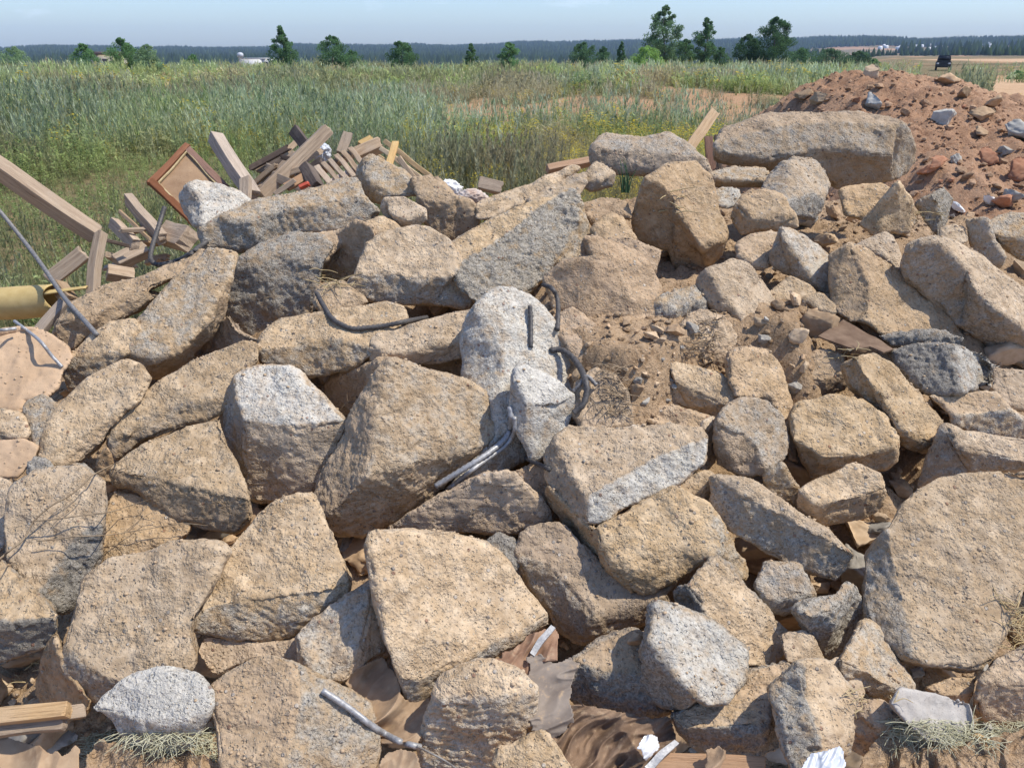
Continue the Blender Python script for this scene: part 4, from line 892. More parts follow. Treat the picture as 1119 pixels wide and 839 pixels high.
# split post bottom left
sp = empty("split_timber", psurf(40, 778, .08), "pale split piece of timber at the lower left edge", "timber")
a, b = psurf(-30, 786, .09), psurf(75, 775, .09)
child_plank(sp, "upper_half", a, b, .034, .03, M_WOOD); 
child_plank(sp, "lower_half", a + Vector((0, -.012, -.030)), b + Vector((-.01, -.012, -.028)), .03, .022, M_WGREY)
child_plank(sp, "splinter", psurf(60, 782, .06), psurf(93, 775, .04), .03, .006, M_WGREY)
plank("wooden_stick", "yellow split stick in the bottom left corner", "stick", (-10, 806), (34, 788), 1.32, 1.36, 9, .01, M_WOOD, CAMUP, .2, GW, .01)
plank("wooden_stick", "short bright stick at the bottom right by the green netting", "stick", (1058, 797), (1082, 812), 1.36, 1.32, 8, .01, M_WNEW, CAMUP, .2, GW, .01)

# yellow pipe: hollow, one rounded end, one torn end with a flange
def lathe(prof, n=40):
    V = []; 
    for (x, r) in prof:
        for k in range(n):
            a = 2 * math.pi * k / n; V.append((x, r * math.cos(a), r * math.sin(a)))
    m = len(prof); i = np.arange(m * n).reshape(m, n)
    Q = np.stack([i[:-1], np.roll(i[:-1], -1, 1), np.roll(i[1:], -1, 1), i[1:]], -1).reshape(-1, 4)
    return np.array(V), Q
pa, pb = at(-14, 333, 3.25), at(62, 328, 3.25); Lp = (pb - pa).length; R_ = .068
prof = [(0, .001), (.001, R_ * .5), (.006, R_ * .8), (.018, R_ * .96), (.04, R_), (Lp * .5, R_ * 1.03), (Lp * .9, R_ * .98), (Lp, R_ * 1.02), (Lp, R_ * .94), (Lp * .9, R_ * .90), (.03, R_ * .9), (.02, .001)]
V, Q = lathe(prof, 48); V[:, 1] += .004 * np.sin(V[:, 0] * 30) ; V[V[:, 0] > Lp * .95, 0] += .02 * np.sin(np.arctan2(V[V[:, 0] > Lp * .95, 2], V[V[:, 0] > Lp * .95, 1]) * 2)
pip = empty("yellow_pipe", pa, "yellow painted metal pipe with a broken open end at the left edge", "pipe")
o = mesh_np("pipe_shell", V, Q, M_YEL, pip, True); o.matrix_basis = Matrix(((pb - pa).normalized(), Vector((0, 1, 0)), ((pb - pa).normalized()).cross(Vector((0, 1, 0))))).transposed().to_4x4()
th2 = np.linspace(-.25, .45, 12); ff = np.linspace(0, .17, 12); A_, B_ = np.meshgrid(th2, ff)
Vf = np.stack([Lp - .02 + B_.ravel(), -(R_ * 1.0 - B_.ravel() * .05) * np.sin(A_.ravel() * (1 - B_.ravel() * 3)) - .02, (R_ * 1.0) * np.cos(A_.ravel()) + B_.ravel() * .12], 1)
i = np.arange(144).reshape(12, 12); Qf = np.stack([i[:-1, :-1], i[:-1, 1:], i[1:, 1:], i[1:, :-1]], -1).reshape(-1, 4)
o = mesh_np("torn_flap", Vf, Qf, M_YEL, pip, True); m_ = o.modifiers.new('s', 'SOLIDIFY'); m_.thickness = .006

# ------------------------------------------------------------------ things that lie on the chunks: find the surface under a pixel
bpy.context.view_layer.update()
DG = bpy.context.evaluated_depsgraph_get()
def hit(px, py, lift=0.0, lim=None):
    r = ray(px, py); rn = r.normalized()
    ok, loc, n, idx, ob, _ = SC.ray_cast(DG, CAM, rn)
    if not ok: loc = psurf(px, py); n = SN
    if lim is not None:
        t = (loc - CAM).length / r.length; ts = tsurf(px, py); t = min(max(t, ts - lim), ts + lim); loc = CAM + r * t
    return loc - rn * lift, n
def crom(P, n):
    P = [Vector(p) for p in P]; Q = [P[0] * 2 - P[1]] + P + [P[-1] * 2 - P[-2]]; out = []
    for k in range(1, len(Q) - 2):
        for q in range(n):
            t = q / n; p0, p1, p2, p3 = Q[k-1:k+3]
            out.append(.5 * ((2 * p1) + (p2 - p0) * t + (2 * p0 - 5 * p1 + 4 * p2 - p3) * t * t + (3 * p1 - p0 - 3 * p2 + p3) * t ** 3))
    out.append(P[-1]); return out
def resample(P, step):
    out = [P[0]]; acc = 0
    for a, b in zip(P[:-1], P[1:]):
        L = (b - a).length; d = step - acc
        while d <= L and L > 0: out.append(a + (b - a) * (d / L)); d += step
        acc = (acc + L) % step if L > 0 else acc
    if (out[-1] - P[-1]).length > step * .3: out.append(P[-1])
    return out
def tube(name, pts, rad, mat, sides=10, rib=0.0, step=None, taper=None, parent=None, loc=None):
    C = resample(crom(pts, 14), step or rad * 1.1); n = len(C); V = []; up = Vector((.3, .2, .9))
    for k, p in enumerate(C):
        t = (C[min(k + 1, n - 1)] - C[max(k - 1, 0)]).normalized(); x = t.cross(up)
        x = x.normalized() if x.length > 1e-3 else t.orthogonal().normalized(); y = t.cross(x); up = -y if False else y.cross(t) * 0 + up
        r = rad * (1 + (rib if k % 2 else 0)) * (taper(k / (n - 1)) if taper else 1)
        for q in range(sides):
            a = 2 * math.pi * q / sides; V.append(p + (x * math.cos(a) + y * math.sin(a)) * r)
    i = np.arange(n * sides).reshape(n, sides)
    Q = np.stack([i[:-1], np.roll(i[:-1], -1, 1), np.roll(i[1:], -1, 1), i[1:]], -1).reshape(-1, 4)
    V = [tuple(v) for v in V]; c0 = len(V); V += [tuple(C[0]), tuple(C[-1])]
    T3 = np.array([(c0, (q + 1) % sides, q) for q in range(sides)] + [(c0 + 1, (n - 1) * sides + q, (n - 1) * sides + (q + 1) % sides) for q in range(sides)])
    org = np.array(C[0]) if loc is None else np.array(loc)
    V = np.array(V) - org
    return mesh_np(name, V, [Q, T3], mat, parent, True, loc=tuple(org) if parent is None else None)
def rod(label, pts, wpx, mat, lift=.012, name="steel_rod", cat="steel rod", rib=.28, lim=.5, smooth_=1):
    ts = []; ls = []
    for q in pts:
        l = q[2] if len(q) > 2 else lift
        p, _ = hit(q[0], q[1], 0, lim); r = ray(q[0], q[1]); ts.append((p - CAM).length / r.length); ls.append(l)
    for _ in range(smooth_):
        ts = [min(t, (ts[max(i - 1, 0)] + ts[min(i + 1, len(ts) - 1)]) / 2 + .02) for i, t in enumerate(ts)]
    rad = wpx * np.mean(ts) / F / 2
    C3 = crom([(q[0], q[1], t - l) for q, t, l in zip(pts, ts, ls)], 6); n = len(C3); tt = []
    for k, c in enumerate(C3):
        p, _ = hit(c[0], c[1], 0, lim); th = (p - CAM).length / ray(c[0], c[1]).length
        tt.append(c[2] if k in (0, n - 1) else min(c[2], th - rad * .6))
    t2 = [min(tt[k], sum(tt[max(0, k - 2):k + 3]) / len(tt[max(0, k - 2):k + 3])) for k in range(n)]
    P = [CAM + ray(c[0], c[1]) * t for c, t in zip(C3, t2)]
    return tag(tube(name, P, rad, mat, 10, rib), label, cat, "reinforcing rods sticking out of the rubble" if cat == "steel rod" else None)
# ------------------------------------------------------------------ rusty sheet
def slabpoly(name, px, lifts, thick, mat, label, cat, sub=3):
    pts = [psurf(x, y, l) for (x, y), l in zip(px, lifts)]; c = sum(pts, Vector()) / len(pts)
    bm = bmesh.new(); f = bm.faces.new([bm.verts.new(p - c) for p in pts]); bmesh.ops.triangulate(bm, faces=[f])
    bmesh.ops.subdivide_edges(bm, edges=bm.edges[:], cuts=sub, use_grid_fill=True)
    bmesh.ops.recalc_face_normals(bm, faces=bm.faces[:])
    for v in bm.verts: v.co += Vector((0, 0, 1)) * mnoise.noise(v.co * 18 + c) * .006
    me = bpy.data.meshes.new(name); bm.to_mesh(me); bm.free(); me.materials.append(mat)
    o = bpy.data.objects.new(name, me); COL.objects.link(o); o.location = c
    m = o.modifiers.new('s', 'SOLIDIFY'); m.thickness = thick; m.offset = 0
    return tag(o, label, cat)
slabpoly("metal_sheet", [(894, 368), (921, 351), (950, 366), (976, 381), (965, 387), (950, 380), (935, 383), (915, 376)], [.06, .02, .03, .06, .10, .09, .10, .08], .006, M_RUST, "brown rusty metal sheet sticking out above the diagonal narrow slab", "metal sheet")
slabpoly("metal_strip", [(579, 714), (584, 717), (594, 703), (607, 686), (602, 683), (588, 699)], [.02] * 6, .006, M_REBARL, "narrow bent metal strip beside the grey cloth at the bottom", "metal strip")
slabpoly("metal_strip", [(704, 838), (712, 842), (726, 828), (742, 812), (737, 808), (720, 822)], [.05] * 6, .006, M_REBARL, "metal strip slanting out of the brown cloth near the bottom edge", "metal strip")

# ------------------------------------------------------------------ cloth
def inside(px, py, poly):
    c = np.zeros(len(px), bool); n = len(poly)
    for i in range(n):
        x1, y1 = poly[i]; x2, y2 = poly[i - 1]
        c ^= ((y1 > py) != (y2 > py)) & (px < (x2 - x1) * (py - y1) / (y2 - y1 + 1e-9) + x1)
    return c
def cloth(name, label, cat, poly, mat, lift, fold, direc, seed, amp=.03, thick=.004, step=1.3, iso=3.5):
    poly = [tuple(float(v) for v in q.split(',')) for q in poly.split()]
    xs = [p[0] for p in poly]; ys = [p[1] for p in poly]
    X, Y, Q = grid(min(xs), max(xs), int((max(xs) - min(xs)) / step) + 2, min(ys), max(ys), int((max(ys) - min(ys)) / step) + 2)
    P2 = np.stack([X, Y, np.full_like(X, seed * 3.3)], 1).astype(np.float32)
    c, s = math.cos(direc), math.sin(direc); U = (X * c + Y * s) / fold; Wv = (-X * s + Y * c) / (fold * iso)
    q = np.stack([U, Wv, np.full_like(U, seed * 1.7)], 1).astype(np.float32)
    q[:, 0] += .5 * vnoise(P2 / (fold * 2), seed); 
    h = .75 * ridged(q, 2, .45, seed) + .5 * fbm(q * .6, 1, seed=seed + 5) + .12 * ridged(q * 2.7, 2, .5, seed + 3)
    wob = P2 / 9
    ins = inside(X + 3 * vnoise(wob, 3), Y + 3 * vnoise(wob, 4), poly)
    t = np.array([tsurf(x, y) for x, y in zip(X, Y)]) - lift - amp * h
    R = np.array([tuple(ray(x, y)) for x, y in zip(X, Y)]); V = R * t[:, None] + np.array(CAM)
    Q = Q[ins[Q].all(1)]; used = np.unique(Q); mp = -np.ones(len(X), int); mp[used] = np.arange(len(used)); V = V[used]; Q = mp[Q]
    org = V.mean(0); o = mesh_np(name, V - org, Q[:, ::-1], mat, None, True, loc=tuple(org)); m = o.modifiers.new('s', 'SOLIDIFY'); m.thickness = thick; m.offset = -1
    sb = o.modifiers.new('ss', 'SUBSURF'); sb.levels = 1; sb.render_levels = 1
    return tag(o, label, cat)
cloth("cloth", "crumpled dark brown cloth filling the gap at the bottom middle", "cloth", "606,780 625,768 660,772 700,780 735,785 742,812 735,850 600,850 590,820", M_CLOTH, -.02, 20, .9, 1, .034)
cloth("cloth", "grey dusty sleeve of cloth hanging left of the dark-fronted block", "cloth", "577,718 590,712 604,722 622,718 634,724 628,745 622,765 628,785 612,805 600,812 580,800 574,770", M_CLOTHG, .02, 22, 1.3, 2, .022)
cloth("cloth", "rust-coloured cloth tucked under the lower edge of the flat-faced square slab", "cloth", "538,722 560,706 585,690 608,684 612,720 590,722 580,740 572,752 556,738", M_CLOTHR, .0, 22, .4, 3, .022)
cloth("cloth", "tan cloth with a rolled edge in the gap right of the large dusty boulder", "cloth", "375,746 392,728 420,718 436,740 444,764 470,760 468,790 456,815 430,812 408,808 402,770", M_CLOTHT, -.02, 26, .9, 4, .03)
cloth("cloth", "small brown bundle of cloth at the bottom edge, left of the sunlit-topped rock", "cloth", "415,826 432,816 455,818 466,850 412,850", M_CLOTHT, .03, 30, .4, 5, .02)
cloth("cloth", "smooth tan cloth heaped in the bottom left corner below the split timber", "cloth", "-30,812 10,806 40,812 66,824 84,812 90,850 -30,850", M_CLOTHT, .02, 60, .3, 6, .02)
cloth("plastic_sheet", "dim grey plastic film in the gap beside the square slab's lower tip", "plastic sheet", "424,722 438,735 452,765 466,775 462,790 430,775 415,750", M_CLOTHG, -.05, 18, 1.0, 7, .02)
cloth("plastic_bag", "crumpled white paper scrap lying on the dark brown cloth", "paper scrap", "696,812 706,803 718,802 722,814 712,828 704,832", M_WHITE, .05, 12, .6, 8, .012, .002, 1.2)
cloth("plastic_bag", "torn clear whitish plastic bag at the foot of the speckled tall block", "plastic bag", "874,838 885,822 905,818 918,814 926,832 920,846 876,848", M_BLUEPL, .11, 14, .5, 9, .018, .002, 1.4)
cloth("plastic_bag", "beige plastic piece at the bottom edge, right of the dark brown cloth", "plastic piece", "772,820 786,814 796,818 792,835 786,850 770,850", M_CLOTHT, .06, 20, .5, 10, .014, .003)
plank("wooden_board", "flat orange-tan board at the bottom edge under the block with the dirt-strewn top", "board", (716, 832), (836, 836), 1.30, 1.30, 24, .02, M_WORANGE, CAMUP, .05, GW)
bpy.context.view_layer.update(); DG = bpy.context.evaluated_depsgraph_get()
rod("short grey rod bent into a hook, above the long low slab at the upper left", [(180, 226, .06), (172, 252, .05), (165, 276, .03), (167, 287, .02), (180, 289, .015), (203, 281, .015), (226, 264, .01)], 4.5, M_REBARD)
rod("long thin grey wire swinging down from the left edge past the yellow pipe", [(-15, 214, .5), (0, 231, .45), (25, 262, .35), (46, 290, .25), (70, 325, .12), (92, 350, .04), (106, 366, .01)], 4.2, M_REBAR, lim=.6, rib=.08)
rod("bent wire with one end lying on the smooth peach slab", [(-20, 362, .03), (0, 361, .03), (18, 359, .02)], 3.5, M_REBARL, rib=0)
rod("thin curved wire standing over the smooth peach slab's right corner", [(16, 351, .09), (42, 371, .07), (56, 388, .04), (68, 401, .0)], 3.6, M_REBARL, rib=0)
rod("thin dark rod bent in a shallow curve, lying under the broad sunlit boulder", [(346, 320, .02), (353, 333, .02), (362, 347), (372, 354), (385, 359), (402, 358), (420, 356), (445, 351), (466, 347, .0)], 4.6, M_REBARD)
rod("straight short rod rising from the top of the pale rod-pierced block", [(579, 334, .015), (580, 350, .012), (580, 380, .0)], 4.6, M_REBARD)
rod("dark rod arching out of the gap beneath the tilted blue-grey slab", [(594, 311, .02), (603, 315, .035), (609, 326, .035), (610, 342, .03), (609, 360, .02)], 4.4, M_REBARD)
rod("thick dark rod curling around the right side of the pale rod-pierced block", [(601, 383, .005), (612, 382, .02), (624, 389, .03), (634, 402, .035), (640, 417, .035), (641, 430, .03), (637, 442, .025), (627, 451, .01)], 6.0, M_REBARD)
rod("short forked rod end beside the thick dark curling rod", [(626, 428, .01), (634, 420, .02), (641, 411, .03), (652, 421, .02)], 4.0, M_REBAR)
rod("ribbed bright rod pointing down left from the pale block, upper one of the pair", [(557, 444, .01), (559, 462, .02), (553, 478, .03), (535, 494, .045), (512, 509, .05), (476, 531, .05)], 5.6, M_REBARL)
rod("bright rod pointing down left from the pale block, lower one of the pair", [(562, 456, .01), (562, 472, .02), (552, 487, .03), (530, 503, .04), (510, 518, .04), (489, 535, .035)], 4.8, M_REBARL, rib=.05)
rod("thick grey rod lying across the large dusty boulder at the bottom edge", [(352, 754), (366, 763), (385, 776), (403, 790), (420, 801), (440, 811), (460, 816)], 6.6, M_REBARL, rib=.1)
rod("thin grey wire end trailing onto the rock right of the thick grey rod", [(456, 815), (470, 822), (485, 830), (500, 840)], 2.4, M_REBAR, rib=0)
rod("short dark rod stub under the pale lump's lower tip", [(574, 500, .02), (584, 505, .02), (601, 513, .01)], 4.5, M_REBARD)

# plastic behind the ridge
def blob(name, label, cat, px, py, Y, w, h, mat, seed, amp=.35):
    bm = bmesh.new(); bmesh.ops.create_icosphere(bm, subdivisions=5, radius=1)
    V = np.array([v.co[:] for v in bm.verts], np.float32); Fc = np.array([[v.index for v in f.verts] for f in bm.faces]); bm.free()
    d = 1 + amp * ridged(V * 1.6 + seed, 3) * .5 + .1 * fbm(V * 4 + seed, 2); k = Y / F / 2
    V = V * d[:, None] * np.array([w * k, min(w, h) * k, h * k], np.float32)
    return tag(mesh_np(name, V, Fc, mat, None, True, loc=tuple(at(px, py, Y))), label, cat)
blob("plastic_bag", "bright white plastic bag lying on the ridge between the laths and the grey board", "plastic bag", 489, 207, 4.1, 26, 18, M_WHITE, 3)
blob("plastic_bag", "crumpled pale bluish plastic behind the longest grey beam", "plastic bag", 351, 166, 4.75, 16, 16, M_BLUEPL, 8, .5)
blob("plaster_lump", "white and pinkish plaster lump right of the white plastic bag", "plaster lump", 515, 216, 3.9, 32, 16, make_smooth("pink_plaster", (.45, .31, .23), (.62, .58, .54), 25, .5), 12, .2)

# ------------------------------------------------------------------ dry twigs, straw, roots, netting
def strands(name, label, cat, paths, mat, group=None, kind=None):
    """several thin strands as one mesh; paths: list of (points, radius0, radius1)"""
    Vs, Qs = [], []; n0 = 0
    for pts, r0, r1 in paths:
        C = resample(crom(pts, 6), max(.006, r0 * 3)); n = len(C)
        if n < 2: continue
        for k, p in enumerate(C):
            t = (C[min(k + 1, n - 1)] - C[max(k - 1, 0)]).normalized(); x = t.orthogonal().normalized() if abs(t.z) > .95 else t.cross(Vector((0, 0, 1))).normalized(); y = t.cross(x)
            r = r0 + (r1 - r0) * k / (n - 1)
            for q in range(5):
                a = 2 * math.pi * q / 5; Vs.append(tuple(p + (x * math.cos(a) + y * math.sin(a)) * r))
        i = n0 + np.arange(n * 5).reshape(n, 5); Qs.append(np.stack([i[:-1], np.roll(i[:-1], -1, 1), np.roll(i[1:], -1, 1), i[1:]], -1).reshape(-1, 4)); n0 += n * 5
    V = np.array(Vs); org = V.mean(0)
    return tag(mesh_np(name, V - org, np.vstack(Qs), mat, None, True, loc=tuple(org)), label, cat, group, kind)
def pp(lst, lift=.03):
    pix = crom([(q[0], q[1], 0) for q in lst], 5); ts = []
    for q in pix:
        p, _ = hit(q[0], q[1], 0, .16); ts.append((p - CAM).length / ray(q[0], q[1]).length)
    n = len(ts); sm = [sum(ts[max(0, i - 4):i + 5]) / len(ts[max(0, i - 4):i + 5]) for i in range(n)]
    return [CAM + ray(q[0], q[1]) * (min(a_, b_) - lift) for q, a_, b_ in zip(pix, ts, sm)]
TW = [([(-20, 622), (0, 610), (12, 600), (25, 590), (32, 578), (38, 568), (55, 553), (75, 542), (90, 530), (100, 520), (120, 509), (142, 500)], 3.4, 1.2), ([(38, 569), (60, 567), (82, 564), (120, 559), (140, 553), (162, 546), (185, 539)], 2.2, .9),
      ([(40, 591), (60, 589), (82, 586), (110, 585), (135, 582), (165, 577), (200, 572), (227, 574)], 2.0, .8), ([(135, 582), (148, 572), (162, 562), (178, 555), (196, 549)], 1.2, .7), ([(55, 553), (72, 540), (78, 536)], 1.2, .6),
      ([(65, 560), (80, 548), (92, 536), (97, 522)], 1.3, .7), ([(148, 566), (158, 556), (164, 546)], 1.2, .6), ([(115, 578), (130, 582), (150, 594)], 1.1, .6), ([(212, 573), (216, 582), (221, 588)], .9, .5),
      ([(-20, 634), (0, 623), (15, 615), (24, 615), (35, 621)], 1.8, .7), ([(-10, 625), (8, 618), (18, 617)], 1.4, .6), ([(38, 568), (50, 572), (70, 552), (84, 540)], 1.0, .6), ([(120, 559), (122, 570), (113, 577)], 1.0, .6)]
strands("dry_branch", "dry leafless branch reaching in from the left edge over the upright slab", "branch", [(pp(p, .035), a / 2 * 1.75 / F, b / 2 * 1.75 / F) for p, a, b in TW], M_TWIG)
def tuft(name, label, cat, cx, cy, rx, ry, n, L, mat, w=1.0, seed=0, kind=None, group=None, up=.4, lift=.01):
    r = random.Random(seed); paths = []
    for _ in range(n):
        x = cx + r.uniform(-1, 1) * rx; y = cy + r.uniform(-1, 1) * ry; p, nn = hit(x, y, lift, .3); a = r.uniform(0, 6.28)
        d = Vector((math.cos(a), math.sin(a) * .6, r.uniform(-.2, up))) + nn * r.uniform(.05, .3); d2 = d + Vector((r.uniform(-.7, .7), r.uniform(-.7, .7), r.uniform(-.7, .3)))
        l = L * r.uniform(.4, 1.2); k = tsurf(x, y) / F
        paths.append(([p, p + d.normalized() * l * .5, p + d.normalized() * l * .5 + d2.normalized() * l * .5], w * k * .5, w * k * .25))
    return strands(name, label, cat, paths, mat, group, kind)
tuft("dry_roots", "tangle of dry roots on the rounded earthy boulder", "roots", 765, 372, 22, 24, 90, .07, M_TWIG, 1.2, 1)
tuft("dry_roots", "hanging dry roots on the crumbly clod above the bright-edged slab", "roots", 672, 428, 16, 28, 80, .06, M_TWIG, 1.2, 2)
tuft("dry_grass", "dry straw lying in the hollow left of the broad sunlit boulder", "dry grass", 368, 304, 18, 10, 30, .09, M_STRAW, 1.1, 3)
tuft("dry_grass", "dry yellowed grass in the corner beside the huge slab's lower right edge", "dry grass", 1112, 682, 14, 28, 80, .08, M_STRAW, 1.2, 4)
tuft("dry_grass", "few dry stalks under the metal sheet", "dry grass", 925, 386, 14, 6, 14, .05, M_STRAW, 1.2, 5)
tuft("dry_grass", "short dry stalks at the foot of the dark grey wedge", "dry grass", 1014, 236, 14, 6, 18, .07, M_STRAW, 1.0, 6)
tuft("dry_grass", "pale stalks lying on the dusty top of the big leaning block", "dry grass", 735, 232, 22, 26, 7, .10, M_STRAW, 1.4, 7)
tuft("dry_grass", "loose straw between the heart-shaped stone and the pale plaster slab", "dry grass", 950, 768, 30, 12, 16, .05, M_STRAW, 1.3, 8)
tuft("dry_grass", "thin stalks in the shadow left of the brown slab under the very large slab", "dry grass", 28, 735, 16, 12, 8, .07, M_STRAW, 1.2, 9)
tuft("dry_grass", "single hair-like root in the dark gap above the biggest brown-tan boulder", "dry grass", 386, 440, 6, 12, 4, .07, M_TWIG, 1.0, 10)
# green tuft on the ridge
rr_ = random.Random(5); gp = []
base, _ = hit(683, 208, 0, .3)
for k in range(16):
    bx = base + Vector((rr_.uniform(-.018, .018), rr_.uniform(-.015, .015), -.01)); ln = rr_.uniform(.09, .17); sw = rr_.uniform(-.03, .035)
    gp.append(([bx, bx + Vector((sw * .4, 0, ln * .55)), bx + Vector((sw * 1.3, rr_.uniform(-.02, .02), ln))], .0032, .0008))
strands("grass_tuft", "fresh bluish green grass tuft growing on the ridge left of the big leaning block", "grass tuft", gp, make_plain("grass_green", (.075, .16, .075), (.13, .24, .11), .6, 30, 0, 0, .2))
M_NETF = make_plain('pale_fibre', (.36, .345, .22), (.58, .56, .41), .9, 40, 0, .3, .1)
# netting: pale green fibre heaps
cloth("dirty_sheet", "dusty earth-caked sheet under the fraying fibres below the white-grey rock", "sheet", "84,850 96,822 110,806 135,812 160,816 190,815 215,822 240,832 250,850", M_SOIL, .02, 18, .2, 11, .02, .006, 1.6, 1.5)
cloth("dirty_sheet", "dusty earth-caked sheet under the fraying fibres in the bottom right corner", "sheet", "930,850 950,812 975,798 1010,812 1050,812 1085,802 1119,795 1165,800 1165,850", M_SOIL, .02, 18, .1, 12, .02, .006, 1.6, 1.5)
tuft("net_fibres", "loose fibres fraying from the netting under the white-grey rock", "fibres", 165, 820, 72, 20, 1100, .045, M_NETF, .9, 11, 'stuff', lift=.003, up=.05)
tuft("net_fibres", "loose fibres fraying from the netting in the bottom right corner", "fibres", 1055, 815, 84, 28, 1700, .05, M_NETF, .9, 12, 'stuff', lift=.003, up=.05)
print("props", round(time.time() - T0, 1))

# ------------------------------------------------------------------ loose stones
def stone_mesh(seed, sub=4):
    bm = bmesh.new(); bmesh.ops.create_icosphere(bm, subdivisions=sub, radius=1)
    V = np.array([v.co[:] for v in bm.verts], np.float32); Fc = np.array([[v.index for v in f.verts] for f in bm.faces]); bm.free()
    r = np.random.default_rng(seed); pl = r.normal(size=(13, 3)); pl /= np.linalg.norm(pl, axis=1)[:, None]; dist = r.uniform(.36, .72, 13)
    for n_, d_ in zip(pl, dist):
        s_ = V @ n_ - d_; V = V - np.outer(np.clip(s_, 0, None), n_)
    V = V + V * (.10 * fbm(V * 2.5 + seed, 3) + .07 * ridged(V * 6 + seed, 3))[:, None]; V = V * 1.35; V *= np.array([1, r.uniform(.6, .9), r.uniform(.45, .75)]); return V, Fc
STM = []
for k in range(12):
    V, Fc = stone_mesh(k + 1, 4)
    me_o = mesh_np("loose_stone", V, Fc, None, None, True); me = me_o.data; bpy.data.objects.remove(me_o)
    me.materials.append(M_STN[(0, 1, 2, 1, 0, 1)[k % 6]]); STM.append(me)
WST = []
for k in (2, 5, 8):
    me = STM[k].copy(); me.materials.clear(); me.materials.append(M_STN[3]); WST.append(me)
M_BRICK = make_smooth("orange_brick", (.30, .135, .075), (.42, .22, .13), 30, .4)
bpy.context.view_layer.update(); DG = bpy.context.evaluated_depsgraph_get()
rs = random.Random(21); placed = 0
BEDN = {'rubble_earth'}
def drop(me, px, py, size, label, cat, group, only=None, sink=.25):
    r = ray(px, py).normalized(); ok, loc, n, idx, ob, _ = SC.ray_cast(DG, CAM, r)
    if not ok or (only and ob.name not in only): return None
    o = bpy.data.objects.new("loose_stone", me); COL.objects.link(o); o.location = loc + Vector((0, 0, size * .35 * (1 - sink)))
    o.rotation_euler = (rs.uniform(-.6, .6), rs.uniform(-.6, .6), rs.uniform(0, 6.28)); o.scale = (size * .5,) * 3
    return tag(o, label, cat, group)
# stones lying on bare earth between the chunks
pos = []
for _ in range(4000):
    x, y = rs.uniform(-5, 1124), rs.uniform(190, 838)
    if 555 < x < 650 and 270 < y < 325: continue
    if any((x - a) ** 2 + (y - b) ** 2 < (9) ** 2 for a, b in pos): continue
    if len(pos) >= 230: break
    o = drop(rs.choice(STM), x, y, rs.choice([.015, .02, .025, .03, .04, .05] + ([.08, .10, .13, .16] if not (590 < x < 880 and 230 < y < 470) else [.02, .06])) , "small loose stone lying on the earth between the concrete chunks", "stone", "small loose stones on the earth between the chunks", BEDN)
    if o: pos.append((x, y))
# crumbs resting on chunk tops
for (x, y, s_, lab) in [(707, 146, .05, "small grey stone sitting on top of the rounded ridge boulder"), (715, 146, .04, "brown pebble beside the small grey stone on the ridge boulder"),
      (690, 210, .05, "bluish pebble at the foot of the fresh grass tuft"), (957, 119, .0, ""), (638, 505, .012, "tiny pebble lying on the flat top of the bright-edged slab"), (513, 757, .012, "tiny pebble on the sunlit top of the bottom edge rock"),
      (926, 384, .045, "small stone on the upper end of the diagonal narrow slab"), (944, 382, .04, "second pebble right of the small stone under the metal sheet"), (697, 703, .05, "grey stone shard lying on the crumbly tan top of the dark-fronted block"), (902, 258, .04, "pale pebble in the shaded dirt under the propping block")]:
    if s_: drop(STM[(int(x) * 7) % 12], x, y, s_, lab, "stone", None)
# red mound: stones and brick bits
big = [(953, 119, .17, "pale flat stone just above the massive top slab's upper edge", 2), (1029, 134, .17, "light grey block on the middle of the red mound", 2), (1027, 126, .07, "small brown stone on top of the light grey mound block", 3), (953, 84, .16, "flat pale stone on the crest of the red mound", 0),
       (1037, 92, .16, "grey-brown stone on the right shoulder of the red mound's crest", 1), (1085, 118, .15, "dark stone high on the right of the red mound", 4), (1073, 130, .15, "brown clod on the right of the red mound", 3), (1070, 148, .11, "dark pebble below the brown clod on the red mound", 4), (1111, 151, .19, "rounded grey boulder at the right edge on the red mound", 2),
       (1098, 170, .10, "pale flat shard on the red mound near the right edge", 2), (1024, 184, .11, "red brick shard in the middle of the mound's lower slope", 9), (1042, 178, .11, "grey splinter beside the red brick shard", 2), (1015, 190, .12, "dark red brick bit left of the brick shard", 9), (1111, 192, .15, "orange brick lump at the right edge of the mound", 9), (1077, 177, .13, "orange flat brick piece on the lower mound", 9),
       (1081, 224, .09, "white plastic scrap at the foot of the red mound", 10), (1044, 230, .09, "pale tile shard at the foot of the red mound", 10), (1105, 220, .14, "grey stone near the foot of the mound at the right", 2), (1095, 228, .13, "red brick piece at the foot of the mound", 9), (876, 110, .17, "brown clod on the left flank of the red mound", 3), (895, 113, .16, "pale clod just above the massive slab's middle", 0), (1053, 106, .12, "flat stone on the upper right of the red mound", 1)]
for (x, y, s_, lab, ci) in big:
    o = drop(WST[int(x) % 3] if ci == 2 else STM[(0, 1, 3, 3, 3, 5)[ci % 6]], x, y, s_, lab, "stone", None, {'red_earth_mound', 'rubble_earth'})
    if o and ci in (9, 10):
        me = o.data.copy(); me.materials.clear(); me.materials.append(M_STN[5] if ci == 9 else M_WHITE); o.data = me; o.name = "brick_fragment" if ci == 9 else "scrap"
        o['category'] = "brick bit" if ci == 9 else "scrap"
ME_BR = []
for k in range(3):
    me = STM[k].copy(); me.materials.clear(); me.materials.append(M_STN[5] if k == 0 else M_STN[4]); ME_BR.append(me)
n = 0; pos = []
